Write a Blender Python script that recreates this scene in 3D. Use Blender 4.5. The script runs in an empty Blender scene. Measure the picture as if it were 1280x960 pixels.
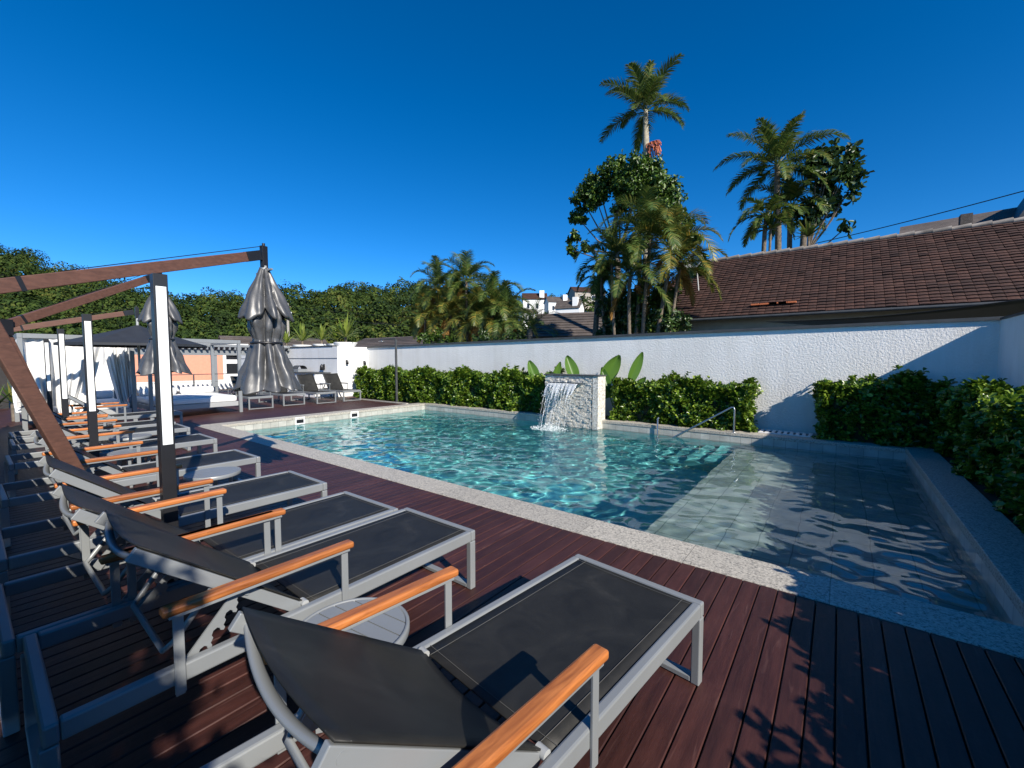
import bpy, bmesh, math, random
import numpy as np
from mathutils import Vector, Matrix, noise as mnoise

S = bpy.context.scene
C = S.collection
R = math.radians
random.seed(7)
RNG = np.random.default_rng(11)

# ------------------------------------------------------------------ camera, sky, sun, exposure
CAM_H, FPX, PITCH, YAW = 1.55, 530.0, R(3.24), R(37.68)
cam = bpy.data.objects.new('camera', bpy.data.cameras.new('camera'))
C.objects.link(cam); S.camera = cam
cam.location = (0, 0, CAM_H)
cam.rotation_euler = (R(90) - PITCH, 0, YAW)
cam.data.sensor_width = 36; cam.data.lens = 36 * FPX / 1280
cam.data.clip_start = 0.05; cam.data.clip_end = 3000

SUN_DIR = Vector((1.45, -0.50, 1.0)).normalized()          # towards the sun
SUN_EL = math.asin(SUN_DIR.z)
w = bpy.data.worlds.new('World'); S.world = w; w.use_nodes = True
wn = w.node_tree
bg = wn.nodes['Background']
sky = wn.nodes.new('ShaderNodeTexSky'); sky.sky_type = 'NISHITA'; sky.sun_disc = False
sky.sun_elevation = SUN_EL
sky.sun_rotation = math.atan2(SUN_DIR.x, SUN_DIR.y)
sky.altitude = 1200; sky.air_density = 0.8; sky.dust_density = 0.0; sky.ozone_density = 6.0
hs_ = wn.nodes.new('ShaderNodeHueSaturation'); hs_.inputs['Saturation'].default_value = 1.26
wn.links.new(sky.outputs[0], hs_.inputs['Color']); wn.links.new(hs_.outputs[0], bg.inputs['Color'])
bg.inputs['Strength'].default_value = 0.116
sl = bpy.data.lights.new('sun', 'SUN'); sl.energy = 5.0; sl.angle = R(0.5); sl.color = (1, .925, .81)
sl.cycles.is_caustics_light = True
so = bpy.data.objects.new('sun', sl); C.objects.link(so)
so.rotation_euler = SUN_DIR.to_track_quat('Z', 'Y').to_euler()
S.view_settings.view_transform = 'Standard'; S.view_settings.look = 'None'
S.view_settings.exposure = 0.55; S.view_settings.gamma = 1
S.view_settings.use_curve_mapping = False
S.cycles.max_bounces = 8; S.cycles.transparent_max_bounces = 16
S.cycles.sample_clamp_indirect = 6

_f = Vector((-math.sin(YAW) * math.cos(PITCH), math.cos(YAW) * math.cos(PITCH), -math.sin(PITCH)))
_r = Vector((math.cos(YAW), math.sin(YAW), 0)); _u = _r.cross(_f)
def ray(x, y): return _f + _r * ((x - 640) / FPX) + _u * ((480 - y) / FPX)
def at_d(x, y, d): return Vector((0, 0, CAM_H)) + ray(x, y) * d
def at_y(x, y, Y): return at_d(x, y, Y / ray(x, y).y)
def at_x(x, y, X): return at_d(x, y, X / ray(x, y).x)
def at_z(x, y, Z): return at_d(x, y, (Z - CAM_H) / ray(x, y).z)

# ------------------------------------------------------------------ materials
def new_mat(name):
    m = bpy.data.materials.new(name); m.use_nodes = True
    nt = m.node_tree
    return m, nt, nt.nodes['Principled BSDF']
def nd(nt, t, **kw):
    n = nt.nodes.new(t)
    for k, v in kw.items():
        if k in n.inputs: n.inputs[k].default_value = v
        else: setattr(n, k, v)
    return n
def coords(nt, scale=(1, 1, 1), kind='Object'):
    tc = nd(nt, 'ShaderNodeTexCoord'); mp = nd(nt, 'ShaderNodeMapping')
    mp.inputs['Scale'].default_value = scale
    nt.links.new(tc.outputs[kind], mp.inputs['Vector']); return mp.outputs[0]
def ramp(nt, fac, stops):
    r = nd(nt, 'ShaderNodeValToRGB'); e = r.color_ramp.elements
    while len(e) < len(stops): e.new(.5)
    for i, (p, c) in enumerate(stops): e[i].position = p; e[i].color = (*c, 1)
    nt.links.new(fac, r.inputs[0]); return r.outputs[0]
def bump(nt, b, h, strength=.3, dist=.01):
    n = nd(nt, 'ShaderNodeBump'); n.inputs['Strength'].default_value = strength; n.inputs['Distance'].default_value = dist
    nt.links.new(h, n.inputs['Height']); nt.links.new(n.outputs[0], b.inputs['Normal'])
def simple(name, col, rough=.5, metal=0, var=.12, scale=6, bmp=0, bscale=80, spec=.5, sc=(1, 1, 1)):
    m, nt, b = new_mat(name)
    b.inputs['Roughness'].default_value = rough; b.inputs['Metallic'].default_value = metal
    b.inputs['Specular IOR Level'].default_value = spec
    v = coords(nt, sc)
    n = nd(nt, 'ShaderNodeTexNoise', Scale=scale, Detail=6); nt.links.new(v, n.inputs['Vector'])
    lo = tuple(c * (1 - var) for c in col); hi = tuple(min(1, c * (1 + var)) for c in col)
    nt.links.new(ramp(nt, n.outputs[0], [(.3, lo), (.7, hi)]), b.inputs['Base Color'])
    if bmp:
        n2 = nd(nt, 'ShaderNodeTexNoise', Scale=bscale, Detail=4); nt.links.new(v, n2.inputs['Vector'])
        bump(nt, b, n2.outputs[0], bmp, .01)
    return m
def leaf_mat(name, dark, light, rough=.45, trans=.25, spec=.4, yellow=None):
    m, nt, b = new_mat(name)
    g = nd(nt, 'ShaderNodeNewGeometry')
    stops = [(0, dark), (.75, light)] + ([(1, yellow)] if yellow else [])
    col = ramp(nt, g.outputs['Random Per Island'], stops)
    nt.links.new(col, b.inputs['Base Color']); b.inputs['Roughness'].default_value = rough
    b.inputs['Specular IOR Level'].default_value = spec
    t = nd(nt, 'ShaderNodeBsdfTranslucent'); nt.links.new(col, t.inputs['Color'])
    mx = nd(nt, 'ShaderNodeMixShader'); mx.inputs[0].default_value = trans
    nt.links.new(b.outputs[0], mx.inputs[1]); nt.links.new(t.outputs[0], mx.inputs[2])
    nt.links.new(mx.outputs[0], nt.nodes['Material Output'].inputs[0])
    return m

def deck_mat():
    m, nt, b = new_mat('deck_boards')
    g = nd(nt, 'ShaderNodeNewGeometry')
    v = coords(nt, (9, .8, 1)); n = nd(nt, 'ShaderNodeTexNoise', Scale=3.0, Detail=8, Roughness=.65); nt.links.new(v, n.inputs['Vector'])
    base = ramp(nt, n.outputs[0], [(.3, (.026, .0082, .0072)), (.72, (.064, .0215, .0168))])
    v2 = coords(nt, (1, 1, 1)); n2 = nd(nt, 'ShaderNodeTexNoise', Scale=1.1, Detail=6, Roughness=.7, Distortion=1.5); nt.links.new(v2, n2.inputs['Vector'])
    wear = ramp(nt, n2.outputs[0], [(.52, (0, 0, 0)), (.8, (.5, .5, .5))])
    mx = nd(nt, 'ShaderNodeMixRGB'); mx.inputs[2].default_value = (.085, .034, .028, 1)
    nt.links.new(wear, mx.inputs[0]); nt.links.new(base, mx.inputs[1])
    sc_ = None
    for q, (ang, sx_) in enumerate(((.5, 3.0), (-.9, 2.2), (1.9, 2.6))):
        tcs = nd(nt, 'ShaderNodeTexCoord'); mps = nd(nt, 'ShaderNodeMapping'); mps.inputs['Rotation'].default_value = (0, 0, ang); mps.inputs['Scale'].default_value = (26, sx_, 1); mps.inputs['Location'].default_value = (q * 3.7, q, 0)
        nt.links.new(tcs.outputs['Object'], mps.inputs[0]); ns_ = nd(nt, 'ShaderNodeTexNoise', Scale=1.0, Detail=3, Distortion=.8); nt.links.new(mps.outputs[0], ns_.inputs['Vector'])
        rs = ramp(nt, ns_.outputs[0], [(.66, (0, 0, 0)), (.8, (.55, .55, .55))])
        if sc_ is None: sc_ = rs
        else:
            ad = nd(nt, 'ShaderNodeMixRGB', blend_type='ADD'); ad.inputs[0].default_value = 1; nt.links.new(sc_, ad.inputs[1]); nt.links.new(rs, ad.inputs[2]); sc_ = ad.outputs[0]
    mxs = nd(nt, 'ShaderNodeMixRGB'); mxs.inputs[2].default_value = (.13, .065, .055, 1); nt.links.new(sc_, mxs.inputs[0]); nt.links.new(mx.outputs[0], mxs.inputs[1]); mx = mxs
    hv = nd(nt, 'ShaderNodeHueSaturation'); nt.links.new(mx.outputs[0], hv.inputs['Color'])
    mr = nd(nt, 'ShaderNodeMapRange'); mr.inputs[3].default_value = .72; mr.inputs[4].default_value = 1.25
    nt.links.new(g.outputs['Random Per Island'], mr.inputs[0]); nt.links.new(mr.outputs[0], hv.inputs['Value'])
    nt.links.new(hv.outputs[0], b.inputs['Base Color'])
    # worn scratches change the gloss
    n3 = nd(nt, 'ShaderNodeTexNoise', Scale=22, Detail=5, Distortion=3); nt.links.new(v2, n3.inputs['Vector'])
    rr = nd(nt, 'ShaderNodeMapRange'); rr.inputs[3].default_value = .42; rr.inputs[4].default_value = .62
    nt.links.new(n3.outputs[0], rr.inputs[0]); nt.links.new(rr.outputs[0], b.inputs['Roughness'])
    b.inputs['Specular IOR Level'].default_value = .45
    n4 = nd(nt, 'ShaderNodeTexNoise', Scale=30, Detail=5, Roughness=.7); nt.links.new(coords(nt, (4, .5, 1)), n4.inputs['Vector'])
    bump(nt, b, n4.outputs[0], .35, .004)
    return m
def granite_mat(name='granite', k=1.0):
    m, nt, b = new_mat(name)
    v = coords(nt); n = nd(nt, 'ShaderNodeTexNoise', Scale=55, Detail=4, Roughness=.8); nt.links.new(v, n.inputs['Vector'])
    vo = nd(nt, 'ShaderNodeTexVoronoi', Scale=90); nt.links.new(v, vo.inputs['Vector'])
    c1 = ramp(nt, n.outputs[0], [(.36, (.12 * k, .115 * k, .11 * k)), (.46, (.46 * k, .43 * k, .37 * k)), (.62, (.63 * k, .585 * k, .5 * k)), (.75, (.36 * k, .32 * k, .27 * k))])
    c2 = ramp(nt, vo.outputs['Color'], [(.2, (.6, .6, .6)), (.8, (1, 1, 1))])
    mx = nd(nt, 'ShaderNodeMixRGB', blend_type='MULTIPLY'); mx.inputs[0].default_value = .7
    nt.links.new(c1, mx.inputs[1]); nt.links.new(c2, mx.inputs[2])
    br = nd(nt, 'ShaderNodeTexBrick', Scale=1.0); br.offset = 0
    br.inputs['Brick Width'].default_value = .9; br.inputs['Row Height'].default_value = 40
    br.inputs['Mortar Size'].default_value = .003; br.inputs['Color1'].default_value = (1, 1, 1, 1); br.inputs['Color2'].default_value = (.88, .88, .88, 1); br.inputs['Mortar'].default_value = (.45, .45, .45, 1)
    nt.links.new(v, br.inputs['Vector'])
    m2 = nd(nt, 'ShaderNodeMixRGB', blend_type='MULTIPLY'); m2.inputs[0].default_value = 1
    nt.links.new(mx.outputs[0], m2.inputs[1]); nt.links.new(br.outputs[0], m2.inputs[2])
    nt.links.new(m2.outputs[0], b.inputs['Base Color']); b.inputs['Roughness'].default_value = .55
    bump(nt, b, n.outputs[0], .15, .003)
    return m
def tile_mat(name, c1, c2, grout, size=.3, rough=.35):
    """square stone tiles on any axis-aligned face"""
    m, nt, b = new_mat(name)
    tc = nd(nt, 'ShaderNodeTexCoord'); g = nd(nt, 'ShaderNodeNewGeometry')
    sp = nd(nt, 'ShaderNodeSeparateXYZ'); nt.links.new(tc.outputs['Object'], sp.inputs[0])
    ns = nd(nt, 'ShaderNodeSeparateXYZ'); nt.links.new(g.outputs['Normal'], ns.inputs[0])
    def absgt(o):
        a = nd(nt, 'ShaderNodeMath', operation='ABSOLUTE'); nt.links.new(o, a.inputs[0])
        q = nd(nt, 'ShaderNodeMath', operation='GREATER_THAN'); q.inputs[1].default_value = .5; nt.links.new(a.outputs[0], q.inputs[0]); return q.outputs[0]
    ax, az = absgt(ns.outputs[0]), absgt(ns.outputs[2])
    def mixf(f, a, c):
        x = nd(nt, 'ShaderNodeMix'); x.data_type = 'FLOAT'
        nt.links.new(f, x.inputs[0]); nt.links.new(a, x.inputs[2]); nt.links.new(c, x.inputs[3]); return x.outputs[0]
    uu = mixf(ax, sp.outputs[0], sp.outputs[1]); vv = mixf(az, sp.outputs[2], sp.outputs[1])
    cb = nd(nt, 'ShaderNodeCombineXYZ'); nt.links.new(uu, cb.inputs[0]); nt.links.new(vv, cb.inputs[1])
    br = nd(nt, 'ShaderNodeTexBrick', Scale=1.0); br.offset = 0
    br.inputs['Brick Width'].default_value = size; br.inputs['Row Height'].default_value = size
    br.inputs['Mortar Size'].default_value = .006; br.inputs['Mortar Smooth'].default_value = .3
    br.inputs['Color1'].default_value = (*c1, 1); br.inputs['Color2'].default_value = (*c2, 1); br.inputs['Mortar'].default_value = (*grout, 1)
    nt.links.new(cb.outputs[0], br.inputs['Vector'])
    n = nd(nt, 'ShaderNodeTexNoise', Scale=5, Detail=7); nt.links.new(tc.outputs['Object'], n.inputs['Vector'])
    mx = nd(nt, 'ShaderNodeMixRGB', blend_type='MULTIPLY'); mx.inputs[0].default_value = 1
    nt.links.new(br.outputs[0], mx.inputs[1]); nt.links.new(ramp(nt, n.outputs[0], [(.3, (.72, .72, .72)), (.7, (1, 1, 1))]), mx.inputs[2])
    nt.links.new(mx.outputs[0], b.inputs['Base Color']); b.inputs['Roughness'].default_value = rough
    return m
def stucco_mat(name, col, strength=.9, scale=14):
    m, nt, b = new_mat(name)
    v = coords(nt); n = nd(nt, 'ShaderNodeTexNoise', Scale=scale, Detail=6, Roughness=.65); nt.links.new(v, n.inputs['Vector'])
    n2 = nd(nt, 'ShaderNodeTexNoise', Scale=.8, Detail=5); nt.links.new(v, n2.inputs['Vector'])
    n3 = nd(nt, 'ShaderNodeTexNoise', Scale=1.0, Detail=6, Roughness=.65); nt.links.new(coords(nt, (3.5, 3.5, .35)), n3.inputs['Vector'])
    mm = nd(nt, 'ShaderNodeMixRGB', blend_type='MULTIPLY'); mm.inputs[0].default_value = 1
    nt.links.new(ramp(nt, n2.outputs[0], [(.3, tuple(c * .88 for c in col)), (.7, col)]), mm.inputs[1])
    nt.links.new(ramp(nt, n3.outputs[0], [(.34, (.93, .925, .91)), (.56, (1, 1, 1))]), mm.inputs[2]); nt.links.new(mm.outputs[0], b.inputs['Base Color'])
    b.inputs['Roughness'].default_value = .9; b.inputs['Specular IOR Level'].default_value = .2
    bump(nt, b, n.outputs[0], strength, .02)
    return m
def wood_mat(name, dark, light, rough=.35):
    m, nt, b = new_mat(name)
    v = coords(nt, (30, 3, 30)); n = nd(nt, 'ShaderNodeTexNoise', Scale=1.6, Detail=6, Roughness=.6, Distortion=.6); nt.links.new(v, n.inputs['Vector'])
    oi = nd(nt, 'ShaderNodeObjectInfo')
    hs = nd(nt, 'ShaderNodeHueSaturation'); nt.links.new(ramp(nt, n.outputs[0], [(.3, dark), (.68, light)]), hs.inputs['Color'])
    mr = nd(nt, 'ShaderNodeMapRange'); mr.inputs[3].default_value = .8; mr.inputs[4].default_value = 1.15
    nt.links.new(oi.outputs['Random'], mr.inputs[0]); nt.links.new(mr.outputs[0], hs.inputs['Value'])
    nt.links.new(hs.outputs[0], b.inputs['Base Color']); b.inputs['Roughness'].default_value = rough
    bump(nt, b, n.outputs[0], .1, .003)
    return m
def sling_mat():
    m, nt, b = new_mat('mesh_sling')
    v = coords(nt); ch = nd(nt, 'ShaderNodeTexChecker', Scale=420); nt.links.new(v, ch.inputs['Vector'])
    n = nd(nt, 'ShaderNodeTexNoise', Scale=5, Detail=6, Roughness=.65, Distortion=.8); nt.links.new(v, n.inputs['Vector'])
    nt.links.new(ramp(nt, n.outputs[0], [(.35, (.012, .0117, .0105)), (.6, (.021, .0205, .018)), (.78, (.04, .038, .033))]), b.inputs['Base Color'])
    b.inputs['Roughness'].default_value = .55; b.inputs['Specular IOR Level'].default_value = .35
    bump(nt, b, ch.outputs[1], .25, .001)
    return m
def canopy_mat():
    m, nt, b = new_mat('canopy_fabric')
    v = coords(nt); n = nd(nt, 'ShaderNodeTexNoise', Scale=9, Detail=5, Distortion=1.2); nt.links.new(v, n.inputs['Vector'])
    nt.links.new(ramp(nt, n.outputs[0], [(.3, (.055, .057, .06)), (.7, (.088, .09, .095))]), b.inputs['Base Color'])
    b.inputs['Roughness'].default_value = .40; b.inputs['Metallic'].default_value = .08; b.inputs['Specular IOR Level'].default_value = .6
    n2 = nd(nt, 'ShaderNodeTexNoise', Scale=7, Detail=4, Distortion=1.5); nt.links.new(coords(nt, (1, 1, .45)), n2.inputs['Vector'])
    bump(nt, b, n2.outputs[0], .15, .02)
    return m
def roof_mat(name, a, bcol, c):
    m, nt, b = new_mat(name)
    v = coords(nt)
    g = nd(nt, 'ShaderNodeNewGeometry')
    n = nd(nt, 'ShaderNodeTexNoise', Scale=1.3, Detail=8, Roughness=.75); nt.links.new(v, n.inputs['Vector'])
    n2 = nd(nt, 'ShaderNodeTexNoise', Scale=18, Detail=4, Roughness=.7); nt.links.new(v, n2.inputs['Vector'])
    c1 = ramp(nt, n.outputs[0], [(.3, a), (.62, bcol), (.78, c)])
    c2 = ramp(nt, g.outputs['Random Per Island'], [(0, (.6, .58, .56)), (.8, (1.0, 1.0, 1.0)), (.97, (1, .95, .9)), (1, (1, 1, 1))])
    mx = nd(nt, 'ShaderNodeMixRGB', blend_type='MULTIPLY'); mx.inputs[0].default_value = 1
    nt.links.new(c1, mx.inputs[1]); nt.links.new(c2, mx.inputs[2])
    m3 = nd(nt, 'ShaderNodeMixRGB', blend_type='MULTIPLY'); m3.inputs[0].default_value = 1
    nt.links.new(mx.outputs[0], m3.inputs[1]); nt.links.new(ramp(nt, n2.outputs[0], [(.3, (.5, .5, .5)), (.7, (1, 1, 1))]), m3.inputs[2])
    nt.links.new(m3.outputs[0], b.inputs['Base Color']); b.inputs['Roughness'].default_value = .85
    bump(nt, b, n2.outputs[0], .22, .02)
    return m
def glass_mat(name, col=(1, 1, 1), ior=1.333, rough=0.0):
    m = bpy.data.materials.new(name); m.use_nodes = True; nt = m.node_tree; nt.nodes.clear()
    o = nd(nt, 'ShaderNodeOutputMaterial'); g = nd(nt, 'ShaderNodeBsdfGlass')
    g.inputs['IOR'].default_value = ior; g.inputs['Roughness'].default_value = rough; g.inputs['Color'].default_value = (*col, 1)
    nt.links.new(g.outputs[0], o.inputs[0]); return m
def pane_mat(name, tint, refl=.12):
    """thin pane: see-through with a mirror share growing at grazing angles"""
    m = bpy.data.materials.new(name); m.use_nodes = True; nt = m.node_tree; nt.nodes.clear()
    o = nd(nt, 'ShaderNodeOutputMaterial'); t = nd(nt, 'ShaderNodeBsdfTransparent'); g = nd(nt, 'ShaderNodeBsdfGlossy')
    t.inputs[0].default_value = (*tint, 1); g.inputs['Roughness'].default_value = .02
    f = nd(nt, 'ShaderNodeFresnel'); f.inputs[0].default_value = 1.45
    mx = nd(nt, 'ShaderNodeMixShader'); nt.links.new(f.outputs[0], mx.inputs[0]); nt.links.new(t.outputs[0], mx.inputs[1]); nt.links.new(g.outputs[0], mx.inputs[2])
    nt.links.new(mx.outputs[0], o.inputs[0]); return m

M = dict(
    deck=deck_mat(), granite=granite_mat(), granite_dull=granite_mat('granite_weathered', .8),
    soil=simple('soil', (.045, .032, .022), .95, bmp=.8, bscale=30),
    ground=simple('ground_earth', (.06, .07, .035), .95, var=.4, scale=.3),
    tile_deep=tile_mat('pool_tile_water_tint', (.15, .51, .52), (.18, .58, .585), (.11, .40, .42)),  # teal of light through deep water is put into the tile colour
    tile_pale=tile_mat('pool_tile_pale', (.27, .34, .325), (.33, .39, .37), (.14, .19, .19)),
    tile_band=tile_mat('pool_tile_band', (.42, .42, .38), (.55, .55, .5), (.3, .3, .28), size=.2),
    water=glass_mat('pool_water', (.93, .99, .99)),
    alu=simple('grey_powder_coat', (.23, .245, .255), .4, .15, var=.06, scale=3, spec=.5),
    alu_light=simple('light_grey_coat', (.36, .37, .37), .45, .1, var=.05, scale=3),
    sling=sling_mat(), teak=wood_mat('orange_teak', (.22, .065, .017), (.53, .185, .05), .4),
    mast=wood_mat('red_brown_wood', (.088, .041, .028), (.15, .07, .047), .5),
    black=simple('black_metal', (.012, .012, .014), .4, .0, var=.15),
    acrylic=simple('white_acrylic', (.82, .84, .84), .35, var=.02, scale=4),
    seam=simple('pale_thread', (.09, .09, .085), .8),
    canopy=canopy_mat(),
    canopy_open=simple('charcoal_canopy', (.022, .026, .034), .7, var=.15, bmp=.1),
    stucco=stucco_mat('white_stucco', (.84, .83, .805), .8, 24),
    stucco_fine=stucco_mat('white_plaster', (.8, .8, .79), .25, 30),
    cap=simple('dark_wall_cap', (.055, .058, .06), .5, var=.2),
    stone=None,
    white=simple('white_paint', (.8, .8, .79), .5, var=.03),
    cloth=simple('white_cloth', (.78, .78, .77), .9, var=.04, scale=3, bmp=.15, bscale=12),
    rail=simple('steel_rail', (.45, .46, .47), .25, .9, var=.05),
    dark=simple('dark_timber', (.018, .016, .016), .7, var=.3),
    hedge=leaf_mat('hedge_leaf', (.03, .08, .008), (.145, .24, .022), .28, .28, .55, (.3, .4, .05)),
    hedge_core=simple('hedge_twigs', (.02, .028, .01), .9, var=.3, scale=20),
    banana=leaf_mat('broad_leaf', (.05, .12, .015), (.10, .2, .03), .35, .3),
    palm=leaf_mat('palm_leaf', (.03, .065, .014), (.10, .155, .03), .42, .3, .5, (.24, .22, .05)),
    palm_y=leaf_mat('palm_leaf_yellowing', (.04, .07, .012), (.15, .17, .03), .45, .3, .5, (.4, .26, .04)),
    palm_dry=leaf_mat('palm_leaf_dry', (.2, .09, .02), (.4, .22, .06), .7, .2, .3),
    tree=leaf_mat('tree_leaf', (.025, .06, .01), (.075, .145, .018), .4, .22, .4, (.14, .2, .03)),
    tree2=leaf_mat('dark_tree_leaf', (.014, .038, .01), (.05, .095, .02), .35, .2, .5, (.1, .15, .04)),
    forest=None,
    agave=leaf_mat('spiky_leaf', (.10, .16, .02), (.24, .3, .05), .5, .25, .4, (.35, .36, .1)),
    bark=simple('bark', (.15, .12, .09), .9, var=.35, scale=12, bmp=.8, bscale=20),
    bark_pale=simple('pale_palm_bark', (.34, .31, .24), .85, var=.25, scale=9, bmp=.4, bscale=20),
    fruit=simple('palm_fruit', (.42, .12, .06), .6, var=.4, scale=20),
    roof=roof_mat('clay_tiles', (.052, .024, .017), (.105, .046, .031), (.18, .095, .062)),
    roof_orange=simple('new_clay_tile', (.55, .16, .06), .8, var=.2),
    roof_grey=roof_mat('grey_tiles', (.08, .07, .065), (.17, .14, .125), (.22, .19, .17)),
    beige=simple('beige_render', (.36, .33, .29), .9, var=.1),
    peach=simple('peach_render', (.72, .30, .2), .9, var=.06),
    window=simple('dark_window', (.02, .022, .026), .12, var=.1),
    dish=simple('dish_grey', (.5, .5, .48), .5),
    foam=simple('white_foam', (.85, .9, .9), .4, var=.05),
)
def stone_mat():
    m, nt, b = new_mat('split_face_stone')
    v = coords(nt); vo = nd(nt, 'ShaderNodeTexVoronoi', Scale=22); nt.links.new(coords(nt, (1, 1, 1.5)), vo.inputs['Vector'])
    n = nd(nt, 'ShaderNodeTexNoise', Scale=30, Detail=5); nt.links.new(v, n.inputs['Vector'])
    c = ramp(nt, vo.outputs['Color'], [(.2, (.42, .40, .35)), (.8, (.72, .69, .62))])
    nt.links.new(c, b.inputs['Base Color']); b.inputs['Roughness'].default_value = .8
    bump(nt, b, n.outputs[0], .5, .02); return m
M['stone'] = stone_mat()
def forest_mat():
    m, nt, b = new_mat('woodland_leaf'); g = nd(nt, 'ShaderNodeNewGeometry')
    n = nd(nt, 'ShaderNodeTexNoise', Scale=.16, Detail=2); nt.links.new(coords(nt), n.inputs['Vector'])
    a = nd(nt, 'ShaderNodeMath', operation='MULTIPLY_ADD'); a.inputs[1].default_value = .35; nt.links.new(g.outputs['Random Per Island'], a.inputs[0]); nt.links.new(n.outputs[0], a.inputs[2])
    nt.links.new(ramp(nt, a.outputs[0], [(.42, (.009, .02, .005)), (.66, (.025, .048, .009)), (.85, (.056, .084, .014)), (1, (.10, .10, .022))]), b.inputs['Base Color'])
    b.inputs['Roughness'].default_value = .75; b.inputs['Specular IOR Level'].default_value = .15; return m
M['forest'] = forest_mat()
def stream_mat():
    m, nt, b = new_mat('falling_water')
    b.inputs['Base Color'].default_value = (.95, .98, 1, 1); b.inputs['Transmission Weight'].default_value = .65
    b.inputs['IOR'].default_value = 1.33; b.inputs['Roughness'].default_value = .12; return m
M['stream'] = stream_mat()
M['glass'] = pane_mat('railing_glass', (.62, .72, .72))

# ------------------------------------------------------------------ mesh helpers
class MB:
    def __init__(s): s.v = []; s.f = []; s.sm = []
    def add(s, vs, fs, smooth=False):
        o = len(s.v); s.v += [tuple(p) for p in vs]
        for q in fs: s.f.append(tuple(i + o for i in q)); s.sm.append(smooth)
    def box(s, x0, x1, y0, y1, z0, z1):
        s.add([(x0, y0, z0), (x1, y0, z0), (x1, y1, z0), (x0, y1, z0), (x0, y0, z1), (x1, y0, z1), (x1, y1, z1), (x0, y1, z1)],
              [(0, 3, 2, 1), (4, 5, 6, 7), (0, 1, 5, 4), (1, 2, 6, 5), (2, 3, 7, 6), (3, 0, 4, 7)])
    def bar(s, p, q, w, h, up=(0, 0, 1)):
        p, q = Vector(p), Vector(q); d = (q - p).normalized(); u = Vector(up)
        a = d.cross(u)
        if a.length < 1e-4: a = d.cross(Vector((1, 0, 0)))
        a.normalize(); b = a.cross(d).normalized()
        c = []
        for e in (p, q):
            for i, j in ((-1, -1), (1, -1), (1, 1), (-1, 1)): c.append(e + a * (i * w / 2) + b * (j * h / 2))
        s.add(c, [(0, 1, 2, 3), (7, 6, 5, 4), (0, 4, 5, 1), (1, 5, 6, 2), (2, 6, 7, 3), (3, 7, 4, 0)])
    def tube(s, pts, r, n=8, cap=True):
        pts = [Vector(p) for p in pts]; k = len(pts)
        rr = r if isinstance(r, (list, tuple)) else [r] * k
        vs = []; prev = None
        for i, p in enumerate(pts):
            d = (pts[min(i + 1, k - 1)] - pts[max(i - 1, 0)]).normalized()
            if prev is None:
                a = d.cross(Vector((0, 0, 1)))
                if a.length < 1e-3: a = d.cross(Vector((1, 0, 0)))
            else: a = prev - d * prev.dot(d)
            a.normalize(); prev = a; b = d.cross(a)
            for j in range(n):
                t = 2 * math.pi * j / n; vs.append(p + (a * math.cos(t) + b * math.sin(t)) * rr[i])
        fs = [(i * n + j, i * n + (j + 1) % n, (i + 1) * n + (j + 1) % n, (i + 1) * n + j) for i in range(k - 1) for j in range(n)]
        s.add(vs, fs, True)
        if cap: s.add(vs[:n], [tuple(range(n))[::-1]]); s.add(vs[-n:], [tuple(range(n))])
    def lathe(s, prof, n=32, cx=0, cy=0, smooth=True):
        vs = [(cx + r * math.cos(2 * math.pi * j / n), cy + r * math.sin(2 * math.pi * j / n), z) for r, z in prof for j in range(n)]
        k = len(prof)
        s.add(vs, [(i * n + j, i * n + (j + 1) % n, (i + 1) * n + (j + 1) % n, (i + 1) * n + j) for i in range(k - 1) for j in range(n)], smooth)
    def prism(s, poly, o, ax, ay, az, th):
        """poly in the (ax, ay) plane at o, thickness th along az"""
        o, ax, ay, az = Vector(o), Vector(ax), Vector(ay), Vector(az); n = len(poly)
        a = [o + ax * x + ay * y - az * th / 2 for x, y in poly]; b = [p + az * th for p in a]
        s.add(a + b, [tuple(range(n))[::-1], tuple(range(n, 2 * n))] + [(i, (i + 1) % n, n + (i + 1) % n, n + i) for i in range(n)])
    def grid(s, fn, nu, nv, smooth=True):
        vs = [fn(i / nu, j / nv) for j in range(nv + 1) for i in range(nu + 1)]
        s.add(vs, [(j * (nu + 1) + i, j * (nu + 1) + i + 1, (j + 1) * (nu + 1) + i + 1, (j + 1) * (nu + 1) + i) for j in range(nv) for i in range(nu)], smooth)
    def build(s, name, mat, parent=None, bevel=0, recalc=True, loc=None):
        me = bpy.data.meshes.new(name); me.from_pydata(s.v, [], s.f)
        if len(s.sm): me.polygons.foreach_set('use_smooth', s.sm)
        if recalc and len(s.v) < 60000:
            bm = bmesh.new(); bm.from_mesh(me); bmesh.ops.recalc_face_normals(bm, faces=bm.faces); bm.to_mesh(me); bm.free()
        me.materials.append(mat)
        return link(name, me, parent, bevel, loc)
def link(name, me, parent=None, bevel=0, loc=None):
    o = bpy.data.objects.new(name, me); C.objects.link(o)
    if parent: o.parent = parent
    if loc is not None: o.location = loc
    if bevel:
        b = o.modifiers.new('bevel', 'BEVEL'); b.width = bevel; b.segments = 2; b.limit_method = 'ANGLE'; b.harden_normals = False
    return o
def np_mesh(name, V, F, mat, parent=None, smooth=False, loc=None):
    me = bpy.data.meshes.new(name); V = np.asarray(V, np.float32); F = np.asarray(F, np.int32); k = F.shape[1]
    me.vertices.add(len(V)); me.vertices.foreach_set('co', V.ravel())
    me.loops.add(F.size); me.loops.foreach_set('vertex_index', F.ravel())
    me.polygons.add(len(F)); me.polygons.foreach_set('loop_start', np.arange(0, F.size, k, dtype=np.int32))
    if smooth: me.polygons.foreach_set('use_smooth', np.ones(len(F), bool))
    me.update(); me.validate(); me.materials.append(mat)
    return link(name, me, parent, 0, loc)
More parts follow.
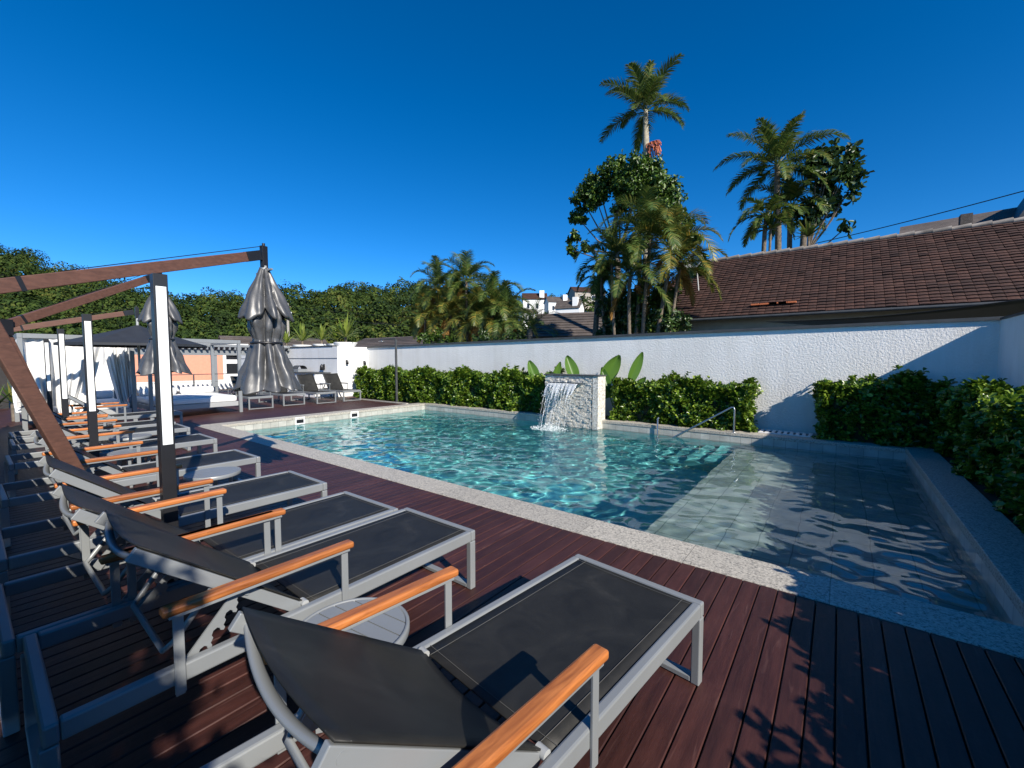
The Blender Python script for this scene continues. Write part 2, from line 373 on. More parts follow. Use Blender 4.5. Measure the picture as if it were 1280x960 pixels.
def tag(o, label, cat, group=None, kind=None):
    o['label'] = label; o['category'] = cat
    if group: o['group'] = group
    if kind: o['kind'] = kind
    return o
def struct(o): o['kind'] = 'structure'; return o
def thing(name, label, cat, loc=(0, 0, 0), rz=0, group=None):
    o = bpy.data.objects.new(name, None); C.objects.link(o); o.location = loc; o.rotation_euler = (0, 0, rz); o.empty_display_size = .2
    return tag(o, label, cat, group)
def kids(o): return [c for c in C.objects if c.parent == o]
def dup(o, loc, rz, label, parent=None):
    r = o.copy(); C.objects.link(r)
    if parent: r.parent = parent
    else: r.location = loc; r.rotation_euler = (0, 0, rz); r['label'] = label
    for ch in kids(o): dup(ch, None, None, None, r)
    return r
def unit(a): return a / np.maximum(np.linalg.norm(a, axis=1, keepdims=True), 1e-6)
def leaf_arrays(P, D, N, L, W, fold=.25):
    """bent six-point leaves: base P, along D, facing N"""
    D = unit(D); N = N - D * np.sum(N * D, 1, keepdims=True); N = unit(N); B = np.cross(D, N)
    L = L[:, None]; W = W[:, None]
    b = P; t = P + D * L - N * L * .12
    l1 = P + D * L * .4 + B * W * .42 + N * W * fold; l2 = P + D * L * .78 + B * W * .5 + N * W * fold
    r1 = P + D * L * .4 - B * W * .42 + N * W * fold; r2 = P + D * L * .78 - B * W * .5 + N * W * fold
    V = np.stack([b, r1, r2, t, l2, l1], 1).reshape(-1, 3)
    i = np.arange(len(P))[:, None] * 6
    F = np.concatenate([i + np.array([[0, 1, 2, 3]]), i + np.array([[0, 3, 4, 5]])], 1).reshape(-1, 4)
    return V, F
def rnd_dir(n): return unit(RNG.normal(size=(n, 3)))

# ------------------------------------------------------------------ ground, deck, pool
PX0, PX1, PY0, PY1 = -11.6, 0.97, 3.68, 9.95        # water rectangle
WL = -0.2                                           # water level
def ring_sheet(name, outer, inner, z, mat):
    (a, b, c, d), (e, f, g, h) = outer, inner
    m = MB(); V = [(a, c, z), (b, c, z), (b, d, z), (a, d, z), (e, g, z), (f, g, z), (f, h, z), (e, h, z)]
    m.add(V, [(0, 1, 5, 4), (1, 2, 6, 5), (2, 3, 7, 6), (3, 0, 4, 7)])
    return m.build(name, mat)
struct(ring_sheet('ground', (-1500, 1500, -1500, 1500), (PX0 - .2, PX1 + .2, PY0 - .2, PY1 + .2), -.09, M['ground']))
m = MB(); bw = .105; gap = .006
x = -26.0; i = 0
while x < 2.9:
    x1 = x + bw - gap
    if x1 < -12.02: ys = [(-.05 if x > -13 else .1, 9.45 if x > -16 else 12.5)]
    elif x < -12.02: ys = [(-.05, 9.45)]
    else: ys = [(-.6, 3.3)]
    for y0, y1 in ys:
        cuts = [y0] + [y0 + (y1 - y0) * t for t in ([] if y1 - y0 < 5 else [.33 + .1 * ((i * 7) % 4) / 4, .7 + .06 * (i % 3)])] + [y1]
        for a, b in zip(cuts[:-1], cuts[1:]):
            c = .004
            m.add([(x, a, -.03), (x1, a, -.03), (x1, b - .003, -.03), (x, b - .003, -.03),
                   (x, a, -c), (x1, a, -c), (x1, b - .003, -c), (x, b - .003, -c),
                   (x + c, a, 0), (x1 - c, a, 0), (x1 - c, b - .003, 0), (x + c, b - .003, 0)],
                  [(0, 1, 5, 4), (2, 3, 7, 6), (3, 0, 4, 7), (1, 2, 6, 5), (4, 5, 9, 8), (5, 6, 10, 9), (6, 7, 11, 10), (7, 4, 8, 11), (8, 9, 10, 11)])
    x += bw; i += 1
struct(m.build('pool_deck', M['deck'], recalc=False))
m = MB(); m.box(-26, 2.9, -.6, 3.29, -.075, -.045); m.box(-26, -12.0, 3.30, 12.5, -.075, -.045)
struct(m.build('deck_underlay', M['dark']))
# coping: four stone borders butted end to end
m = MB()
m.box(-12.0, 1.33, 3.30, PY0 + .012, -.06, .006)
m.box(-12.0, PX0 + .012, PY0 + .014, 10.3, -.06, .006)
m.box(PX0 + .014, PX1 - .014, PY1 - .012, 10.3, -.06, .008)
struct(m.build('pool_coping', M['granite'], bevel=.006))
m = MB(); m.box(PX1 - .012, 1.33, PY0 + .014, 10.3, -.06, .03)
struct(m.build('planter_coping', M['granite_dull'], bevel=.006))
# basin with a shallow ledge and steps
LX, LZ, FZ = -1.6, -.46, -1.35
m = MB()
m.add([(PX0, PY0, FZ), (LX, PY0, FZ), (LX, PY1, FZ), (PX0, PY1, FZ)], [(0, 1, 2, 3)])
m.add([(LX, PY0, FZ), (LX, PY1, FZ), (LX, PY1, LZ), (LX, PY0, LZ)], [(0, 1, 2, 3)])
for (a, b) in (((PX0, PY0), (LX, PY0)), ((PX0, PY1), (LX, PY1)), ((PX0, PY0), (PX0, PY1))):
    m.add([(*a, FZ), (*b, FZ), (*b, WL - .12), (*a, WL - .12)], [(0, 1, 2, 3)])
def recv(o): o.cycles.is_caustics_receiver = True; return o
recv(struct(m.build('pool_basin', M['tile_deep'], recalc=False)))
m = MB()
m.add([(LX, PY0, LZ), (PX1, PY0, LZ), (PX1, PY1, LZ), (LX, PY1, LZ)], [(0, 1, 2, 3)])
for (a, b) in (((LX, PY0), (PX1, PY0)), ((LX, PY1), (PX1, PY1)), ((PX1, PY0), (PX1, PY1))):
    m.add([(*a, LZ), (*b, LZ), (*b, WL - .12), (*a, WL - .12)], [(0, 1, 2, 3)])
recv(struct(m.build('pool_ledge', M['tile_pale'], recalc=False)))
m = MB()
for k in range(4):
    x1 = LX - .002 - .34 * k; z1 = LZ - .03 - .2 * (k + .7)
    m.box(x1 - .34, x1, 8.3, PY1 - .002, FZ + .002, z1)
recv(struct(m.build('pool_steps', M['tile_deep'])))
m = MB()
for (a, b) in (((PX0, PY0), (PX1, PY0)), ((PX0, PY1), (PX1, PY1)), ((PX0, PY0), (PX0, PY1)), ((PX1, PY0), (PX1, PY1))):
    m.add([(*a, WL - .12), (*b, WL - .12), (*b, -.03), (*a, -.03)], [(0, 1, 2, 3)])
recv(struct(m.build('waterline_tiles', M['tile_band'], recalc=False)))
# water: a finely rippled sheet of real waves
NX, NY = 760, 390
xs = np.linspace(PX0 + .001, PX1 - .001, NX); ysr = np.linspace(PY0 + .001, PY1 - .001, NY)
X, Y = np.meshgrid(xs, ysr); Z = np.zeros_like(X)
for q in range(110):
    k = math.exp(RNG.uniform(math.log(7.0), math.log(36))); a = RNG.uniform(0, 2 * math.pi)
    Z += .0085 / k ** 1.0 * RNG.uniform(.4, 1.1) * np.sin(k * (X * math.cos(a) + Y * math.sin(a)) + RNG.uniform(0, 6.28))
FALL = (-5.72, 8.75)
rr = np.hypot(X - FALL[0], Y - FALL[1])
for k, ph in ((9, 0), (14, 1.3), (22, 2.2)):
    Z += .012 / math.sqrt(k) * np.exp(-rr / 3.2) * np.sin(k * rr + ph + .6 * np.sin(3 * np.arctan2(Y - FALL[1], X - FALL[0])))
V = np.stack([X, Y, WL + Z], -1).reshape(-1, 3); idx = np.arange(NX * NY).reshape(NY, NX)
F = np.stack([idx[:-1, :-1], idx[:-1, 1:], idx[1:, 1:], idx[1:, :-1]], -1).reshape(-1, 4)
wo = np_mesh('pool_water', V, F, M['water'], smooth=True); wo['kind'] = 'structure'; wo.cycles.is_caustics_caster = True
# planting beds
m = MB(); m.box(-16.4, 1.33, 10.302, 11.0, -.088, -.01); m.box(1.332, 2.2, -1.5, 10.98, -.088, -.012)
struct(m.build('planting_soil', M['soil']))
m = MB(); m.box(-15.4, -12.002, 9.46, 9.56, -.08, .03)
struct(m.build('deck_kerb', M['granite']))

# ------------------------------------------------------------------ walls
WY = 11.0
m = MB(); zl, zr = 2.08, 2.24
m.add([(-16.56, WY, -.05), (2.17, WY, -.05), (2.17, WY, zr), (-16.56, WY, zl), (-16.56, WY + .2, -.05), (2.37, WY + .2, -.05), (2.37, WY + .2, zr), (-16.56, WY + .2, zl)],
      [(0, 1, 2, 3), (5, 4, 7, 6), (3, 2, 6, 7), (0, 3, 7, 4), (1, 5, 6, 2)])
bwall = m.build('boundary_wall', M['stucco']); tag(bwall, 'long white stucco wall with a thin dark cap behind the pool hedge', 'wall')
m = MB(); m.bar((-16.54, WY + .09, zl + .03), (2.2, WY + .09, zr + .03), .28, .06); m.build('wall_cap', M['cap'], bwall)
m = MB()
rw = MB(); rw.box(2.172, 2.36, 8.3, 10.998, -.05, 2.24)
rwall = rw.build('side_wall', M['stucco_fine']); tag(rwall, 'short shaded wall closing the far right corner of the pool', 'wall')
rc = MB(); rc.box(2.15, 2.38, 8.28, 10.93, 2.242, 2.275); rc.build('wall_cap', M['cap'], rwall)
m = MB(); m.box(-27, -16.562, 9.55, 13.5, -.05, 2.11)
blk = m.build('annex_wall', M['stucco_fine']); tag(blk, 'white plastered block with one bright face at the far left end of the long wall', 'wall')
m = MB(); m.box(-27.02, -16.9, 9.53, 9.75, 2.112, 2.17); m.build('wall_cap', M['cap'], blk)
m = MB(); m.box(-27, -16.57, 9.535, 9.552, 1.62, 1.635); m.build('wall_joint', M['cap'], blk)

# ------------------------------------------------------------------ hedges
def hedge(name_label, x0, x1, y0, y1, h, shoots, leaf=.075, seed=0, group='clipped hedges round the pool'):
    rng = np.random.default_rng(seed)
    root = thing('hedge', name_label, 'hedge', ((x0 + x1) / 2, (y0 + y1) / 2, 0), 0, group)
    o = np.array(root.location)
    def lump(a, b): return .11 * np.sin(a * 3.1 + b * 2.3 + seed) + .08 * np.sin(a * 7.7 - b * 5.1) + .05 * np.sin(a * 15 + b * 11)
    cx = MB(); g = .16
    cx.box(x0 + g - o[0], x1 - g - o[0], y0 + g - o[1], y1 - g * .6 - o[1], .0, h - .22)
    cx.build('branches', M['hedge_core'], root)
    n = shoots
    lx, ly = x1 - x0, y1 - y0
    A = np.array([lx * ly * 1.4, lx * h, lx * h * .25, ly * h, ly * h]); A /= A.sum()
    face = rng.choice(5, n, p=A); u = rng.random(n); v = rng.random(n)
    P = np.zeros((n, 3)); Nn = np.zeros((n, 3))
    dep = np.abs(rng.normal(0, .07, n))
    f = face == 0; P[f] = np.stack([x0 + u[f] * lx, y0 + v[f] * ly, h - dep[f] + lump(u[f] * lx, v[f] * ly)], 1); Nn[f] = (0, 0, 1)
    f = face == 1; P[f] = np.stack([x0 + u[f] * lx, y0 + dep[f] - lump(u[f] * lx, v[f] * h) * .7, v[f] * h], 1); Nn[f] = (0, -1, 0)
    f = face == 2; P[f] = np.stack([x0 + u[f] * lx, y1 - dep[f], v[f] * h], 1); Nn[f] = (0, 1, 0)
    f = face == 3; P[f] = np.stack([x0 + dep[f] - lump(u[f] * ly, v[f] * h) * .7, y0 + u[f] * ly, v[f] * h], 1); Nn[f] = (-1, 0, 0)
    f = face == 4; P[f] = np.stack([x1 - dep[f] + lump(u[f] * ly, v[f] * h) * .7, y0 + u[f] * ly, v[f] * h], 1); Nn[f] = (1, 0, 0)
    # round the edges: pull in near top corners
    tz = np.clip((P[:, 2] - (h - .18)) / .18, 0, 1)
    P[:, 1] += np.where(face == 1, tz ** 2 * .1, 0); 
    P[:, 2] -= np.where(face == 0, np.clip(.12 - np.minimum(P[:, 1] - y0, y1 - P[:, 1]), 0, .12) * .8, 0)
    # shoots that stick out
    st = rng.random(n) < .06; P[st & (face == 0), 2] += rng.random((st & (face == 0)).sum()) * .14
    ax = unit(Nn * .7 + np.array([0, 0, .75]) + rng.normal(0, .35, (n, 3)))
    K = 7
    Pk = np.repeat(P, K, 0); Ak = np.repeat(ax, K, 0)
    rd = unit(np.cross(Ak, rng.normal(size=(n * K, 3)))); up = rng.uniform(.05, 1.1, n * K)[:, None]
    D = unit(rd + Ak * up); Nl = unit(Ak - D * .5 + rng.normal(0, .15, (n * K, 3)))
    Pk = Pk - Ak * rng.uniform(0, .08, n * K)[:, None]
    L = leaf * rng.uniform(.7, 1.25, n * K); W = L * rng.uniform(.5, .65, n * K)
    Vv, Ff = leaf_arrays(Pk - o, D, Nl, L, W, .18)
    np_mesh('foliage', Vv, Ff, M['hedge'], root)
    return root
hedge('long clipped green hedge between the shower post and the stone waterfall wall', -16.2, -6.42, 10.15, 10.95, 1.1, 8500, .085, 1)
hedge('clipped hedge between the stone waterfall wall and the white drain grate', -4.62, -1.48, 10.2, 10.95, 1.0, 3000, .085, 2)
hedge('shaded hedge against the white wall between the drain grate and the corner', -.3, 1.5, 10.12, 10.9, 1.12, 1900, .085, 3)
hedge('tall shaded hedge along the right side of the pool', 1.43, 2.08, -1.2, 10.1, 1.08, 9500, .085, 4)

# ------------------------------------------------------------------ waterfall wall, plants, grate, rail, shower
t = thing('waterfall_wall', 'pale split stone wall with a steel spout at the back of the pool', 'fountain', (-5.55, 9.9, 0))
m = MB()
rng = random.Random(5)
zc = -.35
while zc < 1.12:
    hh = rng.uniform(.03, .055); xc = -.79
    while xc < .6:
        ww = min(rng.uniform(.05, .13), .62 - xc); d = rng.uniform(.0, .028)
        m.box(xc, xc + ww - .003, -.2 - d, -.16, zc, min(zc + hh - .003, 1.14)); xc += ww
    zc += hh
m.build('stone_face', M['stone'], t)
m = MB(); m.box(-.79, .79, -.159, .2, -.35, 1.14); m.build('wall_core', M['stone'], t)
m = MB(); m.box(.64, .792, -.225, -.162, -.35, 1.14); m.build('side_trim', M['stone'], t)
m = MB(); m.box(-.81, .81, -.25, .22, 1.142, 1.17); m.build('cap_slab', M['cap'], t)
m = MB(); m.box(-.58, .34, -.36, -.205, .925, .935); m.box(-.58, .34, -.36, -.205, .965, .975); m.box(-.59, -.58, -.36, -.205, .925, .975); m.box(.34, .35, -.36, -.205, .925, .975)
m.build('spout', M['rail'], t)
wf = thing('falling_water', 'thin streams of water pouring from the spout into the pool', 'waterfall', (-5.55, 9.9, 0))
m = MB(); rng = random.Random(9)
for k in range(12):
    x0 = -.56 + .88 * rng.random() ** 1.0; v = rng.uniform(.75, 1.35); dx = rng.uniform(-.12, .08) - .1
    pts = []; rr_ = rng.uniform(.002, .006); rad = []
    for i in range(16):
        tt = i / 15 * .485
        pts.append((x0 + dx * tt * 1.6 + .006 * math.sin(i * 1.7 + k), -.34 - v * tt, .945 - 4.9 * tt * tt)); rad.append(rr_ * (1 + .5 * math.sin(i * 2.1 + k)))
    m.tube(pts, rad, 6)
for k in range(260):
    x0 = -.58 + .9 * rng.random(); v = rng.uniform(.6, 1.5); tt = rng.uniform(.2, .48); r_ = rng.uniform(.003, .008)
    p = Vector((x0 - .1 * tt + rng.gauss(0, .03), -.34 - v * tt, .945 - 4.9 * tt * tt))
    m.tube([p, p + Vector((0, -.004, -r_ * 3))], r_, 5)
m.build('water_streams', M['stream'], wf)
m = MB()
def sheet(u, v):
    tt = v * (.2 + .13 * math.sin(u * 17) * math.sin(u * 31 + 1)); x_ = -.56 + .88 * u
    return (x_ - .16 * tt + .008 * math.sin(u * 60 + v * 4), -.36 - (.95 + .1 * math.sin(u * 9)) * tt + .006 * math.sin(u * 45), .948 - 4.9 * tt * tt)
m.grid(sheet, 80, 14); sh_ = m.build('water_sheet', M['stream'], wf); sm = sh_.modifiers.new('thick', 'SOLIDIFY'); sm.thickness = .004
m = MB()
for k in range(600):
    a = rng.random() * 6.28; q = rng.random() ** 1.5 * .45; z = WL + rng.random() ** 3 * .16 * max(0, 1 - q / .45) + .004
    m.tube([(-.25 + math.cos(a) * q * 1.25, -.83 + math.sin(a) * q * .8, z), (-.25 + math.cos(a) * q * 1.25, -.83 + math.sin(a) * q * .8, z + .008)], rng.uniform(.004, .014), 5)
m.build('splash', M['foam'], wf)

def broad_plant(label, x, y, leaves, seed):
    root = thing('broadleaf_plant', label, 'plant', (x, y, 0), 0, 'broad leaved plants round the waterfall')
    mb = MB(); st = MB()
    for (az, el, ln, wd, bend) in leaves:
        d = Vector((math.cos(az) * math.cos(el), math.sin(az) * math.cos(el), math.sin(el)))
        side = d.cross(Vector((.55 + .5 * math.sin(az * 3), -.8, .1))).normalized()
        nrm = side.cross(d).normalized()
        b0 = Vector((0, 0, .1)); st.tube([b0, b0 + d * ln * .45, b0 + d * ln * .55], [.016, .012, .009], 6)
        def fn(u, v, d=d, side=side, nrm=nrm, ln=ln, wd=wd, bend=bend):
            s_ = v; w_ = 1.08 * wd * math.sin(math.pi * min(1, s_ * .93 + .05)) ** .75 * (u - .5)
            return b0 + d * (ln * (.5 + .62 * s_)) - Vector((0, 0, 1)) * bend * s_ ** 2 + side * w_ + nrm * abs(u - .5) * wd * .5
        mb.grid(fn, 6, 12)
    mb.build('leaves', M['banana'], root, recalc=False); st.build('stalk', M['banana'], root)
P2 = math.pi
broad_plant('tall broad leaved plant on the left of the waterfall wall', -6.75, 10.35,
            [(2.9, 1.1, 1.5, .3, .08), (3.3, .8, 1.1, .26, .16), (2.6, .6, .95, .24, .12), (.4, 1.3, 1.35, .22, .05)], 1)
broad_plant('broad leaved plant rising behind the waterfall wall', -5.55, 10.5,
            [(2.9, 1.15, 1.6, .34, .08), (.3, 1.08, 1.68, .42, .06), (3.3, .85, 1.45, .26, .14), (.1, .75, 1.2, .26, .12)], 2)
broad_plant('dark broad leaved plant on the right of the waterfall wall', -4.6, 10.4,
            [(.5, 1.22, 1.62, .28, .04), (.3, .75, 1.1, .26, .16), (2.9, 1.2, 1.25, .22, .06), (.2, 1.0, 1.2, .22, .1)], 3)
t = thing('drain_grate', 'white slotted grate lying beside the right hand hedge', 'grate', (-.86, 10.55, 0))
m = MB(); m.box(-.46, .46, -.2, .2, -.008, .002); m.build('drain_channel', M['black'], t)
m = MB()
for k in range(9): m.box(-.46 + k * .108, -.46 + k * .108 + .06, -.2, .2, .004, .022)
m.build('slats', M['white'], t)
m = MB(); m.box(-.47, .47, .202, .24, -.008, .024); m.box(-.47, .47, -.24, -.202, -.008, .024); m.build('frame', M['white'], t)
m = MB(); m.box(-1.46, -.32, 10.305, 10.98, -.012, -.006); struct(m.build('paving_strip', M['granite_dull']))
t = thing('pool_handrail', 'steel handrail running down into the pool steps', 'handrail', (-2.5, 9.9, 0))
m = MB(); m.tube([(.76, .1, .0), (.76, .1, .5), (.74, .1, .54), (.7, .1, .54), (-.55, -.1, -.28), (-.75, -.1, -.42)], .019, 10); recv(m.build('rail_tube', M['rail'], t))
m = MB(); m.tube([(-.83, 0, -.8), (-.83, 0, .17), (-.82, .02, .2)], .019, 10); recv(m.build('post', M['rail'], t))
m = MB(); m.lathe([(.045, .009), (.045, .02), (.02, .025)], 16, .76, .1); m.build('flange', M['rail'], t)
t = thing('shower_post', 'slim dark outdoor shower post at the far corner of the pool', 'shower', (-12.79, 9.66, 0))
m = MB(); m.bar((0, 0, 0), (0, 0, 2.3), .07, .05, (1, 0, 0)); m.build('post', M['cap'], t, bevel=.004)
m = MB(); m.bar((-.0, -.0, 2.32), (-.78, -.1, 2.32), .05, .04); m.build('arm', M['cap'], t, bevel=.004)
m = MB(); m.lathe([(.02, 2.3), (.02, 2.26), (.12, 2.25), (.12, 2.235), (.0, 2.235)], 20, -.72, -.09); m.build('shower_head', M['rail'], t)
m = MB(); m.box(-.1, .1, -.1, .1, 0.002, .015); m.build('base_plate', M['cap'], t)
for k, (px, py) in enumerate(((375, 529), (443, 520))):
    p = at_x(px, py, PX0)
    t = thing('pool_skimmer', ['square white skimmer opening nearer the loungers in the far pool end', 'square white skimmer opening nearer the hedge in the far pool end'][k], 'skimmer', (PX0, p.y, -.1), 0, 'skimmers in the far end of the pool')
    m = MB()
    m.box(.001, .014, -.13, .13, .07, .095); m.box(.001, .014, -.13, .13, -.095, -.07); m.box(.001, .014, -.13, -.1, -.068, .068); m.box(.001, .014, .1, .13, -.068, .068)
    m.build('frame', M['white'], t)
    m = MB(); m.box(.001, .004, -.098, .098, -.068, .03); m.build('opening', M['black'], t)
    m = MB(); m.box(.001, .01, -.098, .098, .032, .066); m.build('flap', M['white'], t)

# ------------------------------------------------------------------ sun loungers
W2 = .345
def make_lounger(label, cat='sun lounger', group='grey sun loungers in a row on the deck', back=R(39), wood=True):
    """foot end at +y; origin under the foot end centre"""
    t = thing('sun_lounger', label, cat, (0, 0, 0), 0, group)
    L0, L1 = -1.98, 0.0
    m = MB()
    for s in (-1, 1): m.box(s * W2 - .02, s * W2 + .02, L0 + .041, L1 - .041, .33, .40)
    m.box(-W2 - .02, W2 + .02, L1 - .04, L1, .33, .40); m.box(-W2 - .02, W2 + .02, L0, L0 + .04, .33, .40)
    m.box(-W2 + .022, W2 - .022, -1.02, -.98, .335, .372)
    m.build('frame', M['alu'], t, bevel=.008)
    for yy in (L1 - .02, L0 + .02):
        for s in (-1, 1):
            m = MB(); m.box(s * W2 - .02, s * W2 + .02, yy - .03, yy + .018, 0.0, .328); m.build('leg', M['alu'], t, bevel=.005)
        m = MB(); m.box(-W2 + .022, W2 - .022, yy - .03, yy + .018, .004, .03); m.build('foot_bar', M['alu'], t, bevel=.004)
    def sl(u, v):
        x_ = (u - .5) * 2 * (W2 - .022); y_ = -1.12 + v * 1.095
        return (x_, y_, .392 - .016 * math.sin(math.pi * u) * math.sin(math.pi * v) ** .5)
    m = MB(); m.grid(sl, 10, 16); seat = m.build('seat_sling', M['sling'], t)
    sm = seat.modifiers.new('thick', 'SOLIDIFY'); sm.thickness = .006
    m = MB()
    for u in (.07, .93): m.tube([Vector(sl(u, k / 16)) + Vector((0, 0, .0035)) for k in range(17)], .0012, 4)
    m.tube([Vector(sl(k / 10, .03)) + Vector((0, 0, .0035)) for k in range(11)], .0012, 4)
    m.tube([Vector(sl(k / 10, .965)) + Vector((0, 0, .0035)) for k in range(11)], .0012, 4)
    m.build('stitching', M['seam'], seat)
    # backrest
    cb, sb = math.cos(back), math.sin(back); BL = .745; hy, hz = -1.135, .385
    def bp(s_, x_, off=0):
        return Vector((x_, hy - cb * s_ - sb * off * -1 * -1, hz + sb * s_ + cb * off)) if False else Vector((x_, hy - cb * s_ + sb * off, hz + sb * s_ + cb * off))
    m = MB(); xr = W2 - .05
    for s in (-1, 1):
        m.bar(bp(0, s * xr, -.018), bp(BL + .02, s * xr, -.018), .022, .05, (0, sb, cb))
    m.bar(bp(.3, -xr + .012, -.04), bp(.3, xr - .012, -.04), .022, .022)
    bk = m.build('backrest', M['alu'], t, bevel=.003)
    m = MB(); ex, ez = Vector((0, -cb, sb)), Vector((0, sb, cb)); vs = []; n = 20; nn = 10
    for k in range(n + 1):
        u = k / n * 2 - 1; c_ = bp(BL - .02, u * (xr + .012), -.012 - .05 * (1 - u * u)); f_ = .5 + .4 * (1 - u * u)
        for j in range(nn):
            a_ = 2 * math.pi * j / nn; vs.append(c_ + ex * math.cos(a_) * .021 * f_ + ez * math.sin(a_) * .012)
    m.add(vs, [(k * nn + j, k * nn + (j + 1) % nn, (k + 1) * nn + (j + 1) % nn, (k + 1) * nn + j) for k in range(n) for j in range(nn)], True)
    m.add(vs[:nn], [tuple(range(nn))]); m.add(vs[-nn:], [tuple(range(nn))])
    m.build('head_bar', M['alu'], bk)
    def bs(u, v):
        x_ = (u - .5) * 2 * (xr + .012); bow = -.028 * math.sin(math.pi * u) * (1 - .2 * v)
        p = bp(.01 + v * (BL + .005), x_, .012 + bow); return p
    m = MB(); m.grid(bs, 12, 14); bsl = m.build('back_sling', M['sling'], bk)
    sm = bsl.modifiers.new('thick', 'SOLIDIFY'); sm.thickness = .006
    m = MB(); nv = Vector((0, sb, cb)) * .0045
    for u in (.06, .94): m.tube([bs(u, k / 14) + nv for k in range(15)], .0012, 4)
    for v in (.05, .95): m.tube([bs(k / 12, v) + nv for k in range(13)], .0012, 4)
    m.build('stitching', M['seam'], bk)
    for s in (-1, 1): m = MB(); m.tube([(s * (W2 - .022), hy, hz + .012), (s * (W2 - .06), hy, hz + .012)], .017, 10); m.build('hinge', M['alu_light'], t)
    # prop and notched brackets
    m = MB(); a = bp(.42, -xr + .02, -.03); b = bp(.42, xr - .02, -.03); ay = -1.62
    m.tube([a, (-xr + .03, ay, .45), (-xr + .05, ay - .03, .42), (xr - .05, ay - .03, .42), (xr - .03, ay, .45), b], .012, 8)
    m.build('prop_bar', M['alu'], t)
    notch = [(0, 0), (.31, .0)]
    for k in range(4):
        x0 = .31 - k * .07
        notch += [(x0, .05), (x0 - .006, .062), (x0 - .016, .064), (x0 - .02, .052), (x0 - .014, .046), (x0 - .016, .034), (x0 - .03, .028), (x0 - .046, .034), (x0 - .052, .046)]
    notch += [(0, .05)]
    for s in (-1, 1):
        m = MB(); c, sn = math.cos(R(48)), math.sin(R(48))
        m.prism(notch, (s * (W2 - .03), -1.62, .37), (0, c, sn), (0, sn, -c), (s, 0, 0), .009)
        m.build('notched_bracket', M['alu'], t)
    # arms
    for s in (-1, 1):
        xa = s * (W2 + .026)
        m = MB(); m.bar((xa, -1.68, .63), (xa, -.92, .63), .056, .032); arm = m.build('armrest', M['teak'] if wood else M['alu'], t, bevel=.009)
        m = MB(); m.bar((xa, -1.66, .607), (xa, -.94, .607), .04, .012)
        m.build('arm_rail', M['alu'], arm, bevel=.002)
        for yy in (-1.63, -.96):
            m = MB(); m.bar((xa, yy, .27 if yy > -1 else .3), (xa, yy, .6), .011, .034, (0, 1, 0)); m.box(min(xa, s * (W2 + .021)), max(xa, s * (W2 + .021)), yy - .015, yy + .015, .29, .31)
            m.build('arm_post', M['alu'], arm, bevel=.003)
    return t
near = make_lounger('nearest sun lounger, turned slightly, with a round table at its left side', back=R(36))
near.location = (-.835, 2.155, 0); near.rotation_euler = (0, 0, R(-6.2))
row = [(-1.92, 2.08, 'lounger beyond the round grey table beside the nearest lounger'),
       (-2.68, 2.02, 'lounger set arm to arm with another, just in front of the nearest black post'),
       (-3.78, 2.05, 'lounger immediately behind the nearest black post with the white panel'),
       (-5.43, 2.12, 'lounger behind the round table that stands right of the nearest black post'),
       (-7.2, 2.24, 'lounger standing between the two farthest round tables of the row'),
       (-8.77, 2.34, 'lounger standing just beyond the farthest round table of the row'),
       (-9.75, 2.38, 'lounger right beside the third black post along the row'),
       (-11.55, 2.95, 'last lounger of the row, in front of the white day bed')]
proto = make_lounger(row[0][2])
proto.location = (row[0][0] - .362, row[0][1], 0); proto.rotation_euler = (0, 0, R(-.3))
for k, (xr, yf, lab) in list(enumerate(row))[1:]:
    dup(proto, (xr - .362, yf, 0), R([-.3, .5, 0, .6, 0, -.4, .4, 0][k]), lab)
far = make_lounger('dark sling lounger with pale frame beside the day bed frame', 'sun lounger', 'loungers at the far end of the deck', R(55), False)
far_xy = [(-14.5, 5.75, 0), (-14.75, 6.9, .0), (-14.55, 7.95, 0), (-14.6, 9.0, 0)]
far.location = (far_xy[0][0], far_xy[0][1], 0); far.rotation_euler = (0, 0, R(-90))
for (xx, yy, a), lab in zip(far_xy[1:], ('dark lounger half hidden by the closed silver parasol', 'dark lounger with raised back in front of the bar counter', 'low lounger standing at the left end of the long hedge')):
    dup(far, (xx, yy, 0), R(-90 + a), lab)

# ------------------------------------------------------------------ side tables
def make_table(label):
    t = thing('side_table', label, 'side table', (0, 0, 0), 0, 'round grey tables between the loungers')
    m = MB(); r = .222; n = 6; wd = 2 * r / n
    for k in range(n):
        a, b = -r + k * wd + .003, -r + (k + 1) * wd - .003; pts = []
        N = 10
        for i in range(N + 1):
            xx = a + (b - a) * i / N; pts.append((xx, math.sqrt(max(r * r - xx * xx, 1e-5))))
        poly = pts + [(x_, -y_) for x_, y_ in reversed(pts)]
        m.prism(poly, (0, 0, .41), (1, 0, 0), (0, 1, 0), (0, 0, 1), .018)
    m.build('table_top', M['alu'], t)
    m = MB(); m.lathe([(r + .002, .385), (r + .016, .385), (r + .018, .39), (r + .018, .418), (r + .012, .423), (r + .002, .423), (r + .002, .385)], 48); m.build('rim', M['alu'], t)
    for k in range(4):
        a = math.pi / 4 + k * math.pi / 2; m = MB(); m.bar((math.cos(a) * .13, math.sin(a) * .13, 0), (math.cos(a) * .15, math.sin(a) * .15, .398), .03, .03); m.build('leg', M['alu'], t, bevel=.003)
    m = MB(); m.box(-.1, .1, -.012, .012, .1, .12); m.box(-.012, .012, .0122, .1, .1, .12); m.box(-.012, .012, -.1, -.0122, .1, .12); m.build('cross_brace', M['alu'], t)
    return t
tb = make_table('round slatted grey table between the two nearest loungers'); tb.location = (-1.59, .95, 0); tb.rotation_euler = (0, 0, R(97))
